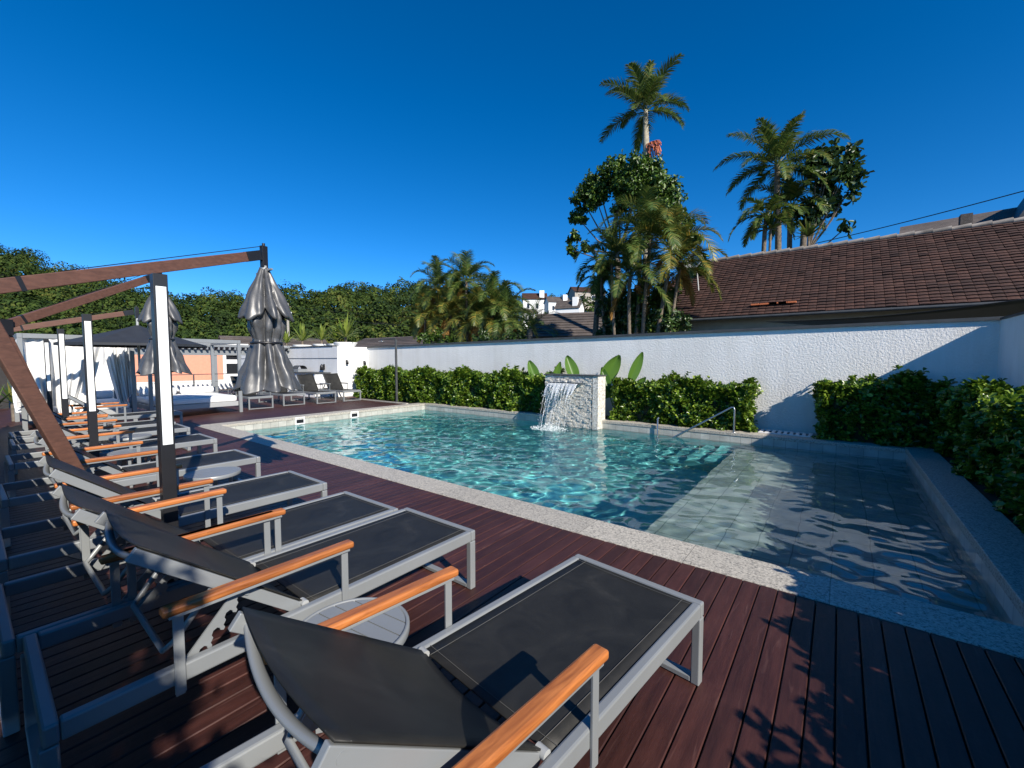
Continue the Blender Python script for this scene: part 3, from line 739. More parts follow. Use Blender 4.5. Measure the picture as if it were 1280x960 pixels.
for (x_, y_, lab) in ((-4.98, 1.5, 'round grey table just right of the nearest black post'), (-6.9, 1.25, 'round grey table seen left of the nearest black post'), (-8.32, 1.48, 'small round grey table farthest along the lounger row')):
    dup(tb, (x_, y_, 0), R(20), lab)

# ------------------------------------------------------------------ lit bollard posts
for k, (x_, y_, lab) in enumerate(((-3.68, .84, 'tall black post with white light panel, nearest to the camera'),
                                   (-7.2, .94, 'black post with white panel, second along the row'),
                                   (-10.35, 1.03, 'thin black post with white panel, third along the row'),
                                   (-14.0, 1.16, 'farthest black post with white panel in front of the white curtains'))):
    t = thing('light_post', lab, 'light post', (x_, y_, 0), 0, 'black posts with white light panels')
    H_ = (2.13, 2.1, 2.07, 2.02)[k]; b0 = (.97, .93, .9, .86)[k]
    m = MB(); m.box(-.04, .04, -.04, .04, .012, H_); m.build('post_body', M['black'], t, bevel=.003)
    m = MB(); m.box(.0405, .045, -.028, .028, b0, H_ - .085); m.build('light_panel', M['acrylic'], t)
    m = MB(); m.box(-.09, .09, -.09, .09, .002, .011); m.build('base_plate', M['black'], t)

# ------------------------------------------------------------------ cantilever parasols
def closed_canopy(pole_top):
    up = MB(); lo = MB(); nn = 96
    def ringp(r, z, amp, ph, zamp=0, lob=8):
        return lambda u: (lambda a, q: (math.cos(a) * r * (1 + amp * q), math.sin(a) * r * (1 + amp * q), z + zamp * q))(2 * math.pi * u, abs(math.cos(lob * math.pi * u + ph)) * 2 - 1)
    prof_u = [(.045, -.17, .1, 0), (.065, -.24, .25, 0), (.11, -.36, .35, .0), (.16, -.5, .38, .01), (.215, -.62, .36, .05), (.245, -.69, .32, .085), (.225, -.70, .36, .085), (.17, -.68, .36, .06)]
    prof_l = [(.11, -.55, .2, 0), (.15, -.68, .3, 0), (.17, -.8, .34, 0), (.16, -.92, .34, 0), (.14, -1.02, .22, 0), (.145, -1.06, .22, 0), (.185, -1.2, .3, .0), (.25, -1.42, .28, .0), (.315, -1.58, .22, .025), (.335, -1.62, .22, .03), (.30, -1.61, .22, .02)]
    for mb, prof, sd, lob in ((up, prof_u, .3, 5), (lo, prof_l, 1.1, 7)):
        def fn(u, v, prof=prof, sd=sd, lob=lob):
            q = v * (len(prof) - 1); i = min(int(q), len(prof) - 2); f = q - i
            r, z, am, za = [prof[i][k] * (1 - f) + prof[i + 1][k] * f for k in range(4)]
            a = 2 * math.pi * u
            w_ = abs(math.cos(lob * a / 2 + sd + .9 * math.sin(2 * a) + .12 * math.sin(z * 9 + a * 3))) ** .7 * 2 - 1
            w_ += .22 * math.sin(a * 13 + z * 6) + .3 * math.sin(a * 3 + z * 11 + sd) * math.sin(z * 14)
            r *= .9; return (math.cos(a) * r * (1 + am * w_), math.sin(a) * r * (1 + am * w_), z * .975 - za * w_ + .015 * math.sin(a * 3 + sd))
        mb.grid(fn, nn, (len(prof) - 1) * 5)
    return up, lo
def parasol(label, base, joint, end, opened=False):
    base, joint, end = Vector(base), Vector(joint), Vector(end)
    t = thing('cantilever_parasol', label, 'parasol', base, 0, 'cantilever parasols along the lounger row')
    J, E_ = joint - base, end - base
    hd = Vector((E_.x - J.x, E_.y - J.y, 0)).normalized(); side = Vector((-hd.y, hd.x, 0))
    m = MB(); m.bar((0, 0, .04), J * 1.0, .07, .105, hd); m.build('mast', M['mast'], t, bevel=.008)
    m = MB(); m.bar(J - (E_ - J).normalized() * .08, E_ - (E_ - J).normalized() * .24, .06, .105); bo = m.build('boom', M['mast'], t, bevel=.006)
    d = (E_ - J).normalized()
    m = MB(); m.bar(E_ - d * .238, E_ - d * .06, .066, .11); m.build('end_bracket', M['black'], bo, bevel=.004)
    m = MB(); q = J + (E_ - J) * .1; m.bar(q, q + d * .03, .064, .109); m.build('joint_band', M['black'], bo)
    m = MB(); m.bar(J - Vector((0, 0, .1)) + side * .055, J + Vector((0, 0, .09)) + side * .055, .02, .16, d); m.bar(J - Vector((0, 0, .1)) - side * .055, J + Vector((0, 0, .09)) - side * .055, .02, .16, d)
    m.build('pivot_plates', M['black'], t)
    m = MB(); m.tube([J + d * .5 + Vector((0, 0, .06)), E_ + Vector((0, 0, .1))], .004, 5); m.build('cable', M['black'], t)
    m = MB(); m.bar(E_ + Vector((0, 0, .1)), E_ + Vector((0, 0, -.15)), .05, .07, hd); m.tube([E_ + Vector((0, 0, .1)), E_ + Vector((0, 0, .13))], .018, 8); m.build('hub', M['black'], t, bevel=.004)
    m = MB(); m.bar(Vector((0, 0, .002)) - hd * .32, Vector((0, 0, .002)) + hd * .32, .5, .004); m.box(-.09, .09, -.09, .09, .0045, .06); m.build('base_plate', M['black'], t)
    if not opened:
        m = MB(); m.tube([E_ + Vector((0, 0, -.13)), E_ + Vector((0, 0, -.22))], .03, 10); m.build('pole_collar', M['alu_light'], t)
        m = MB(); m.bar(E_ + Vector((0, 0, -.19)) - side * .12 + Vector((0, 0, .015)), E_ + Vector((0, 0, -.2)) + side * .12 - Vector((0, 0, .02)), .03, .018); m.build('cross_piece', M['alu'], t)
        up, lo = closed_canopy(E_)
        cn = lo.build('canopy', M['canopy'], t, loc=E_, recalc=False); sm = cn.modifiers.new('thick', 'SOLIDIFY'); sm.thickness = .004
        c2 = up.build('top_flap', M['canopy'], cn, recalc=False); sm = c2.modifiers.new('thick', 'SOLIDIFY'); sm.thickness = .004
        m = MB(); m.lathe([(.16, -1.055), (.172, -1.05), (.172, -1.03), (.16, -1.025)], 32); m.build('strap', M['black'], cn)
    else:
        r = 1.32; top = -.3; rim = -.74
        def fn(u, v):
            a = 2 * math.pi * u; oct_ = math.cos(math.pi / 8) / math.cos((a % (math.pi / 4)) - math.pi / 8)
            q = v * r * oct_; return (math.cos(a) * q, math.sin(a) * q, top + (rim - top) * v ** .93 - .05 * math.sin(math.pi * v) * (1 - oct_))
        m = MB(); m.grid(fn, 64, 10, False); cn = m.build('canopy', M['canopy_open'], t, loc=E_); sm = cn.modifiers.new('thick', 'SOLIDIFY'); sm.thickness = .004
        m = MB()
        for k in range(64):
            a, b = k / 64, (k + 1) / 64; p, q = Vector(fn(a, 1)), Vector(fn(b, 1)); m.add([p, q, q - Vector((0, 0, .05)), p - Vector((0, 0, .05))], [(0, 1, 2, 3)])
        m.build('valance', M['canopy_open'], cn)
        for k in range(8):
            a = k * math.pi / 4; m = MB(); m.bar((0, 0, top - .05), (math.cos(a) * r * .98, math.sin(a) * r * .98, rim - .02), .02, .03); m.build('rib', M['black'], cn)
        m = MB(); m.tube([(0, 0, -.1), (0, 0, -1.3)], .025, 8); m.build('pole', M['alu_light'], cn)
parasol('nearest parasol, folded in shiny silver cloth under a brown wooden boom', (-4.95, .72, 0), (-4.74, .05, 2.03), (-5.42, 2.23, 2.79))
parasol('folded silver parasol half hidden behind the nearest black post', (-8.2, .85, 0), (-8.0, .3, 1.95), (-8.86, 2.03, 2.93))
parasol('open charcoal parasol in front of the white day beds', (-12.45, 1.05, 0), (-12.5, .52, 2.11), (-12.6, 2.46, 2.64), True)

# ------------------------------------------------------------------ day beds with curtains
def daybed(label, x0, x1, y0, y1, curtains):
    t = thing('daybed', label, 'day bed', ((x0 + x1) / 2, (y0 + y1) / 2, 0), 0, 'white day beds under grey frames')
    hx, hy_ = (x1 - x0) / 2, (y1 - y0) / 2; H_ = 2.13
    for sx in (-1, 1):
        for sy in (-1, 1):
            m = MB(); m.box(sx * hx - .04, sx * hx + .04, sy * hy_ - .04, sy * hy_ + .04, 0, H_ - .102); m.build('post', M['alu'], t, bevel=.004)
    m = MB()
    for sx in (-1, 1): m.box(sx * hx - .04, sx * hx + .04, -hy_ + .042, hy_ - .042, H_ - .1, H_)
    for sy in (-1, 1): m.box(-hx - .04, hx + .04, sy * hy_ - .04, sy * hy_ + .04, H_ - .1, H_)
    m.build('top_frame', M['alu'], t, bevel=.004)
    m = MB(); m.box(-hx + .05, hx - .02, -hy_ + .05, hy_ - .05, .2, .33); m.build('bed_base', M['alu_light'], t, bevel=.006)
    m = MB(); m.box(-hx + .07, hx - .04, -hy_ + .07, hy_ - .07, .332, .5); m.build('mattress', M['cloth'], t, bevel=.05)
    for sy in (-1, 1):
        m = MB(); L_ = hy_ * .42; cy_ = sy * hy_ * .47
        m.tube([(-hx + .35, cy_ - L_, .61), (-hx + .35, cy_ - L_ + .03, .61), (-hx + .35, cy_ + L_ - .03, .61), (-hx + .35, cy_ + L_, .61)], [.06, .11, .11, .06], 16); m.build('bolster', M['cloth'], t)
    for (fx0, fy0, fx1, fy1, z0a, z0b, gather) in curtains:
        def fn(u, v, fx0=fx0, fy0=fy0, fx1=fx1, fy1=fy1, z0a=z0a, z0b=z0b, gather=gather):
            zb = z0a + (z0b - z0a) * u; uu = u + (gather - u) * .55 * v ** 1.5 if gather is not None else u
            a = Vector((fx0 * hx, fy0 * hy_, 0)); b = Vector((fx1 * hx, fy1 * hy_, 0)); p = a + (b - a) * uu; nrm = Vector((-(b - a).y, (b - a).x, 0)).normalized()
            wv = .05 * math.sin(u * 40 + 2 * v) * (.4 + v) + .06 * math.sin(u * 13 + 5 * v)
            return p + nrm * wv + Vector((0, 0, (H_ - .06) + (zb - H_ + .06) * v))
        m = MB(); m.grid(fn, 70, 22); m.build('curtain', M['cloth'], t, recalc=False)
    return t
daybed('white day bed under an open grey frame beside the far loungers', -16.3, -14.1, 2.95, 5.02, [])
daybed('day bed hung with white curtains at the left end of the deck', -16.3, -14.1, .78, 2.62,
       [(.97, -.95, .97, .45, .25, .3, .35), (.97, .45, .97, .95, .3, .7, 1.0), (-.97, -.95, -.97, .95, .3, .3, None), (-.95, -.97, .9, -.97, .3, .5, .8)])

# ------------------------------------------------------------------ glass railing and dark house on the left
t = thing('glass_railing', 'low glass railing with metal posts behind the loungers', 'railing', (-7, .1, 0))
A, B = Vector((5.4, -.11, 0)), Vector((-6.9, .13, 0)); nseg = 9
for k in range(nseg + 1):
    p = A + (B - A) * k / nseg; m = MB(); m.box(p.x - .02, p.x + .02, p.y - .02, p.y + .02, -.05, 1.05); m.build('post', M['alu'], t, bevel=.003)
    if k < nseg:
        q = A + (B - A) * (k + 1) / nseg; dd = (q - p).normalized()
        m = MB(); m.bar(p + dd * .04 + Vector((0, 0, .53)), q - dd * .04 + Vector((0, 0, .53)), .01, .9); m.build('glass_pane', M['glass'], t)
m = MB(); m.bar(A + Vector((0, 0, 1.068)), B + Vector((0, 0, 1.068)), .05, .03); m.build('top_rail', M['alu'], t)
t = thing('dark_house', 'dark timber house wall beyond the railing at the left edge', 'house', (-22, -.6, 0))
m = MB(); m.box(-1, 1, -4, 1.45, -.05, 2.35); m.build('wall', M['dark'], t)
m = MB(); m.box(-1.3, 1.3, -4.2, 1.6, 2.352, 2.5); m.build('roof', M['cap'], t)
m = MB(); m.box(1.0, 1.03, -2, 1.2, .85, .95); m.build('ledge', M['alu_light'], t)

# ------------------------------------------------------------------ pergola, bar, far buildings on the left
t = thing('pergola', 'grey steel pergola with a slatted roof behind the day beds', 'pergola', (-21, 6.3, 0))
for yy in (-3.2, .25, 3.4):
    m = MB(); m.box(-.07, .07, yy - .07, yy + .07, 0, 1.75); m.build('post', M['alu'], t, bevel=.005)
m = MB(); m.box(-.09, .09, -3.6, 3.8, 1.752, 1.98); m.build('beam', M['alu'], t)
m = MB()
for k in range(36): m.box(-2.4, .3, -3.6 + k * .205, -3.6 + k * .205 + .06, 1.985, 2.1)
m.build('slats', M['alu'], t)
m = MB(); m.box(-.2, .32, -3.62, 3.82, 2.103, 2.2); m.build('fascia', M['alu'], t)
t = thing('deck_railing', 'thin grey wire railing below the pergola', 'railing', (-19.6, 6.3, 0))
for yy in (-2.6, -.9, .8, 2.5):
    m = MB(); m.box(-.02, .02, yy - .02, yy + .02, 0, .98); m.build('post', M['cap'], t)
m = MB(); m.box(-.025, .025, -2.62, 2.52, .982, 1.01); m.build('top_rail', M['cap'], t)
m = MB()
for z_ in (.3, .5, .7): m.tube([(0, -2.6, z_), (0, 2.5, z_)], .006, 5)
m.build('wires', M['cap'], t)
t = thing('bar_counter', 'white bar counter with a dark top against the plastered block', 'counter', (-18.1, 9.1, 0))
m = MB(); m.box(-1.0, 1.0, -.25, .4, 0, .98); m.build('counter_body', M['white'], t)
m = MB(); m.box(-1.05, 1.05, -.3, .42, .982, 1.03); m.build('counter_top', M['cap'], t)
m = MB(); m.box(.3, .9, -.28, -.252, .15, .85); m.build('cabinet_door', M['alu_light'], t)
t = thing('grill', 'grey steel grill box standing on the bar counter', 'grill', (-18.9, 9.1, 1.031))
m = MB(); m.box(-.28, .28, -.2, .2, 0, .12); m.build('grill_body', M['alu'], t)
m = MB(); m.grid(lambda u, v: (-.28 + .56 * u, -.2 * math.cos(math.pi * v), .122 + .16 * math.sin(math.pi * v)), 4, 10); m.build('lid', M['cap'], t)
for k, (px, py, Y_) in enumerate(((405, 458, None), (433, 452, 0), (455, 453, 0))):  # small black fixtures on the annex faces, use unknown
    p = at_y(px, py, 9.53) if Y_ is None else at_x(px, py, -16.555)
    t = thing('wall_fixture', ['small black fixture on the grey shaded face above the bar', 'small black fixture on the bright white face, nearer the bar', 'small black fixture on the bright white face, nearer the hedge'][k], 'wall lamp', p, 0 if Y_ is None else R(90), 'black wall fixtures at the far end')
    s_ = 1.0 if Y_ is None else .7
    m = MB(); m.box(-.05 * s_, .05 * s_, -.012, .012, -.12 * s_, .1 * s_); m.build('bracket', M['black'], t)
    m = MB(); m.lathe([(.02 * s_, .1 * s_), (.07 * s_, .02 * s_), (.085 * s_, -.16 * s_), (.0, -.16 * s_)], 14, 0, -.1 * s_); m.build('fixture_body', M['black'], t)
def gable_house(label, name, cx, cy, lx, ly, h, rise, wall, roof, rz=0, cat='house', wins=(), base=0, chimney=None, over=.3):
    t = thing(name, label, cat, (cx, cy, base), rz)
    m = MB(); m.box(-lx / 2, lx / 2, -ly / 2, ly / 2, -1.5, h)
    m.add([(-lx / 2, -ly / 2, h + .001), (-lx / 2, ly / 2, h + .001), (-lx / 2, 0, h + rise * .98)], [(0, 1, 2)]); m.add([(lx / 2, -ly / 2, h + .001), (lx / 2, ly / 2, h + .001), (lx / 2, 0, h + rise * .98)], [(0, 1, 2)])
    m.build('wall', wall, t)
    m = MB()
    for s in (-1, 1):
        a, b = Vector((0, s * (ly / 2 + over), h - rise * over / (ly / 2) + .06)), Vector((0, 0, h + rise + .06))
        nrows = max(3, int((b - a).length / .3)); nrm = Vector((0, s * rise, ly / 2)).normalized()
        for k in range(nrows):
            p, q = a + (b - a) * k / nrows, a + (b - a) * (k + 1) / nrows
            m.add([Vector((-lx / 2 - over, 0, 0)) + p + nrm * .05, Vector((lx / 2 + over, 0, 0)) + p + nrm * .05, Vector((lx / 2 + over, 0, 0)) + q + nrm * .01, Vector((-lx / 2 - over, 0, 0)) + q + nrm * .01,
                   Vector((-lx / 2 - over, 0, 0)) + p - nrm * .04, Vector((lx / 2 + over, 0, 0)) + p - nrm * .04], [(0, 1, 2, 3), (4, 5, 1, 0)])
    rf = m.build('roof', roof, t, recalc=False)
    if chimney:
        m = MB(); m.box(*chimney); m.build('chimney', wall, rf)
    for (fx, z0, z1, ww) in wins:
        m = MB(); m.box(fx - ww / 2, fx + ww / 2, -ly / 2 - .04, -ly / 2 - .005, z0, z1); wn_ = m.build('window', M['white'], t)
        m = MB(); m.box(fx - ww / 2 + .08, fx + ww / 2 - .08, -ly / 2 - .05, -ly / 2 - .042, z0 + .08, z1 - .08); m.build('pane', M['window'], wn_)
    return t
t = thing('peach_building', 'peach coloured building with white corner behind the pergola', 'building', (-34, 9.2, 0))
m = MB(); m.box(-2, 0, -4.2, 1.9, -.05, 2.62); m.build('wall', M['peach'], t)
m = MB(); m.box(-2, -.02, 1.902, 3.4, -.05, 2.4); m.build('side_wall', M['white'], t)
m = MB(); m.box(-2.2, .1, -4.4, 3.5, 2.622, 2.7); m.build('roof', M['white'], t)
for k, (y0, z0) in enumerate(((2.1, .6), (2.1, 1.6))):
    m = MB(); m.box(-.018, .01, y0, y0 + .9, z0, z0 + .7); m.build('window', M['window'], t)
gable_house('low white house with a grey roof behind the bar', 'white_house', -36, 15.5, 7, 5, 2.0, 1.3, M['white'], M['roof_grey'], R(80), wins=((-1.5, .8, 1.6, .9), (1, .8, 1.6, .9)))
m = MB(); m.box(-26.2, -26, -1.0, 9.4, -.05, .5); tag(m.build('garden_wall', M['stucco_fine']), 'low white garden wall behind the grey pergola', 'wall')
# ------------------------------------------------------------------ neighbour house with the long tiled roof
def tiled_slope(mb, x0, x1, ya, za, yb, zb, rows, tw=.23, jitter=.012, seed=1):
    rng = np.random.default_rng(seed); n = int((x1 - x0) / tw)
    a = np.array([ya, za]); b = np.array([yb, zb]); d = (b - a) / rows; nn = np.array([-(zb - za), yb - ya]); nn /= np.linalg.norm(nn)
    if nn[1] < 0: nn = -nn
    for k in range(rows):
        p, q = a + d * (k - .12), a + d * (k + 1)
        for i in range(n):
            xa = x0 + i * tw; j = rng.normal(0, jitter) * .5; lift = .045 + j
            vs = []
            for xx, hh in ((xa + .004, 0), (xa + tw * .3, .006), (xa + tw * .7, .006), (xa + tw - .004, 0)):
                pp = p + nn * (lift + hh); qq = q + nn * (.012 + hh * .8); vs += [(xx, pp[0], pp[1]), (xx, qq[0], qq[1])]
            pl = p + nn * (lift - .035)
            vs += [(xa + .004, pl[0], pl[1]), (xa + tw - .004, pl[0], pl[1])]
            mb.add(vs, [(0, 2, 3, 1), (2, 4, 5, 3), (4, 6, 7, 5), (8, 9, 6, 4, 2, 0)])
t = thing('tiled_house', 'neighbouring house with a long weathered clay tile roof above the white wall', 'house', (0, 0, 0))
EY, RY, EZ, RZ = 14.0, 18.0, 2.84, 5.36
m = MB(); tiled_slope(m, -5.15, 13.0, EY, EZ, RY, RZ, 27, .2); rf = m.build('roof', M['roof'], t, recalc=False)
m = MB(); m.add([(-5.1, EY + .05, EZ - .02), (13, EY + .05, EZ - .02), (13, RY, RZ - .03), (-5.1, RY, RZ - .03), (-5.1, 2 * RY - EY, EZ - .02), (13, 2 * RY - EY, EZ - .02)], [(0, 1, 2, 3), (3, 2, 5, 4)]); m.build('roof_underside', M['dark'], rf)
m = MB()
for k in range(45):
    xa = -5.15 + k * .4
    m.tube([(xa, RY, RZ + .03), (xa + .2, RY, RZ + .045), (xa + .42, RY, RZ + .06)], [.07, .075, .085], 10)
m.build('ridge_tiles', simple('ridge_mortar', (.26, .23, .2), .9, var=.4, scale=3), rf)
m = MB()
for (px, py, n_) in ((940, 384, 4), (962, 381, 3)):
    p = at_y(px, py, EY + .55)
    for i in range(n_):
        m.box(p.x + i * .23, p.x + i * .23 + .2, EY + .32, EY + .5, EZ + .32, EZ + .365)
m.build('replaced_tiles', M['roof_orange'], rf)
m = MB(); m.tube([(-5.2, EY - .1, EZ - .05), (13, EY - .1, EZ - .05)], .04, 10); m.build('gutter', M['cap'], rf)
m = MB(); m.add([(-4.3, 14.7, -.05), (13, 14.7, -.05), (13, 14.7, EZ + .1), (-4.3, 14.7, EZ + .1), (-4.3, 21.3, -.05), (-4.3, 21.3, EZ + .1), (-4.3, RY, RZ - .1)], [(0, 1, 2, 3), (4, 0, 3, 6, 5)]); m.build('wall', M['beige'], t)
sl_ = MB()
def sail(u, v):
    a = at_y(958, 402, 13.2); b = at_y(1330, 366, 13.2); p = a + (b - a) * u
    return (p.x, 13.2 + v * .8, p.z - .62 * v * u - .12 * math.sin(math.pi * u) + .05 * v)
sl_.grid(sail, 30, 6); ss = sl_.build('shade_sail', M['black']); tag(ss, 'black shade sail stretched below the eave of the tiled house', 'shade sail')
md = ss.modifiers.new('thick', 'SOLIDIFY'); md.thickness = .01
t = thing('rear_house', 'grey roofed house showing above the ridge of the tiled roof', 'house', (7.5, 25, 0))
p0, p1 = at_y(1122, 292, 25), at_y(1275, 262, 25)
m = MB(); m.add([(p0.x - 7.5, 0, p0.z - .6), (12, 0, p0.z - .3), (12, 3, p0.z + 1.62), (p0.x - 7.2, 3, p0.z + .95), (p0.x - 7.5, 0, p0.z - 1.0), (12, 0, p0.z - .8)], [(0, 1, 2, 3), (0, 4, 5, 1)]); rrf = m.build('roof', M['roof_grey'], t)
m = MB(); m.box(p0.x - 7.2, 12, .4, 5, -.05, p0.z - 1.02); m.build('wall', M['beige'], t)
p2 = at_y(1202, 285, 25)
m = MB(); m.box(p2.x - 7.5, p2.x - 7.5 + .35, .3, .7, p0.z - .55, p0.z + .5); m.build('chimney', M['roof_grey'], rrf)
p3 = at_y(1262, 270, 25)
m = MB(); m.add([(p3.x - 7.5, .2, p3.z - .6), (p3.x - 4.5, .2, p3.z - .6), (p3.x - 4.5, .2, p3.z + 2), (p3.x - 6.5, .2, p3.z + 1.4), (p3.x - 7.5, 3, p3.z - .6), (p3.x - 4.5, 3, p3.z - .6), (p3.x - 4.5, 3, p3.z + 2), (p3.x - 6.5, 3, p3.z + 1.4)], [(0, 1, 2, 3), (4, 7, 6, 5), (0, 3, 7, 4), (3, 2, 6, 7), (1, 5, 6, 2)]); m.build('dormer', M['cap'], t)
p = at_y(866, 326, 15.5)
t = thing('satellite_dish', 'pale satellite dish on a bent pole at the roof corner', 'satellite dish', p)
m = MB(); m.lathe([(.0, -.09), (.2, -.06), (.33, 0), (.35, .0), (.2, -.075), (0, -.105)], 24); ds = m.build('dish', M['dish'], t); ds.rotation_euler = (R(70), 0, R(-20))
m = MB(); m.tube([(.02, .08, -.0), (.1, .2, -.4), (.15, .25, -1.0)], .02, 8); m.tube([(0, -.3, -.1), (0.02, .03, -.25)], .012, 6); m.build('dish_mount', M['dish'], t)
# houses between the palms
pm = at_y(740, 392, 21)
gable_house('dark grey gabled shed roof just above the long wall', 'grey_house', pm.x - .8, 21.8, 5.2, 4.2, 2.9, 1.3, M['beige'], M['roof_grey'], R(18), wins=((-1.2, 1.6, 2.6, 1.4),))
gable_house('low house with brown grey tiles behind the shower post', 'brown_roofed_house', at_y(480, 424, 19).x + .6, 20, 7.5, 4.6, 2.25, .95, M['cap'], M['roof_grey'], R(4))

# ------------------------------------------------------------------ hill, forest and the hillside houses
SKY = [(-260, 300), (-120, 290), (-40, 298), (0, 310), (26, 320), (53, 330), (82, 338), (120, 343), (159, 348), (207, 360), (234, 368), (255, 367), (287, 360), (311, 366), (353, 360), (379, 353), (414, 349), (459, 350), (507, 349), (560, 350), (620, 358), (680, 372), (740, 366), (800, 372), (870, 385), (980, 390), (1150, 395), (1400, 400)]
def az_of(px): return math.atan2((px - 640) / FPX * 1.0, math.cos(PITCH)) 
def skyline(px): 
    for (a, b), (c, d) in zip(SKY[:-1], SKY[1:]):
        if a <= px <= c: return b + (d - b) * (px - a) / (c - a)
    return SKY[-1][1]
def hill_z(px, s_):
    """s_ 0..1 from the foot of the slope to the ridge"""
    Rd = 130 if px < 300 else 120
    d = 48 + (Rd - 48) * s_; dr = Rd
    tq = min(1, max(0, (px - 20) / 140)); p = at_d(px, skyline(px), dr); zr_ = p.z - 4.8 - 3.0 * tq * tq * (3 - 2 * tq)
    e = s_ * s_ * (3 - 2 * s_)
    q = at_d(px, 450, d); return Vector((q.x, q.y, -.1 + zr_ * (.55 * s_ + .45 * e)))
m = MB()
def hf(u, v):
    px = -260 + u * 1660; s_ = v * 1.5
    if s_ <= 1: return hill_z(px, s_)
    q = hill_z(px, 1); k = (s_ - 1) / .5
    return Vector((q.x * (1 + .5 * k), q.y * (1 + .5 * k), q.z - 6 * k))
m.grid(hf, 110, 40); struct(m.build('hill', simple('hill_undergrowth', (.014, .02, .008), .95, var=.4, scale=.4), recalc=False))
rng = np.random.default_rng(21)
Pc = np.zeros((0, 3)); Rc = np.zeros(0)
for k in range(9000):
    px = rng.uniform(-200, 1150) if k % 3 == 0 else rng.uniform(-60, 540); s_ = rng.random() ** .75 * 1.02
    if 640 < px < 790 and .2 < s_ < .95 and rng.random() < .8: continue
    q = hill_z(px, min(s_, 1)); r_ = rng.uniform(1.3, 3.6) * (.75 + .5 * s_)
    c = np.array((q.x, q.y, q.z + r_ * .8 + rng.uniform(-1.0, 1.3)))
    if len(Pc) and (np.hypot(Pc[:, 0] - c[0], Pc[:, 1] - c[1]) < .72 * (Rc + r_)).any(): continue
    Pc = np.vstack([Pc, c]); Rc = np.append(Rc, r_)
    if len(Rc) > 1500: break
cnt = (150 * Rc ** 1.3).astype(int)
C0 = np.repeat(Pc, cnt, 0); r0 = np.repeat(Rc, cnt); n_ = len(C0); dirs = rnd_dir(n_); dirs[:, 2] = np.where(dirs[:, 2] < -.35, -dirs[:, 2], dirs[:, 2])
ph = np.repeat(rng.uniform(0, 6.28, (len(Rc), 3)), cnt, 0)
lump = 1 + .2 * np.sin(dirs[:, 0] * 5 + ph[:, 0]) * np.sin(dirs[:, 1] * 5 + ph[:, 1]) + .14 * np.sin(dirs[:, 2] * 8 + dirs[:, 0] * 6 + ph[:, 2])
sq = np.repeat(rng.uniform(.75, 1.25, len(Rc)), cnt)
Pl = C0 + dirs * (r0 * lump * (1 - .22 * rng.random(n_) ** 2))[:, None] * np.stack([np.ones(n_), np.ones(n_), sq], 1)
Nl = unit(dirs + rng.normal(0, .38, (n_, 3))); Dl = rng.normal(size=(n_, 3))
Dl = unit(Dl - Nl * np.sum(Dl * Nl, 1, keepdims=True)); Bl = np.cross(Dl, Nl)
hl = rng.uniform(.13, .33, n_)[:, None]; hw = hl * rng.uniform(.6, .95, n_)[:, None]
V = np.stack([Pl - Dl * hl, Pl + Bl * hw, Pl + Dl * hl, Pl - Bl * hw], 1).reshape(-1, 3); F = np.arange(len(V)).reshape(-1, 4)
fo = np_mesh('forest', V, F, M['forest']); tag(fo, 'dense green woodland covering the hills behind the pool', 'forest', None, 'stuff')
def hill_house(label, px, py, d, wpx, hpx, wall, roof, seed, chim=False, rz=0):
    p = at_d(px, py, d); W_ = .85 * wpx * d / FPX; H_ = .85 * hpx * d / FPX
    gable_house(label, 'hillside_house', p.x, p.y, W_, W_ * .7, H_ * .65, H_ * .35, wall, roof, YAW + rz, wins=((-W_ * .28, H_ * .12, H_ * .42, W_ * .14), (W_ * .1, H_ * .12, H_ * .42, W_ * .14)), base=p.z, chimney=(W_ * .2, W_ * .4, -W_ * .3, -W_ * .1, H_ * .5, H_ * 1.1) if chim else None, over=W_ * .04)
hill_house('white hillside house with a square chimney, highest on the left', 668, 390, 95, 34, 27, M['white'], M['roof'], 1, True)
hill_house('white hillside house with a tan chimney below the ridge', 696, 392, 88, 32, 24, M['white'], M['roof_grey'], 2, True, R(12))
hill_house('large white gabled hillside house nearest the long wall', 712, 405, 70, 36, 34, M['white'], M['roof_grey'], 3, True, R(-25))
hill_house('dark hillside house with a red tiled roof on the skyline', 733, 380, 100, 46, 24, M['beige'], M['roof'], 4, False, R(10))
hill_house('pale hillside house half hidden by the clump of palms', 660, 402, 72, 24, 18, M['stucco_fine'], M['roof_grey'], 5, False, R(20))

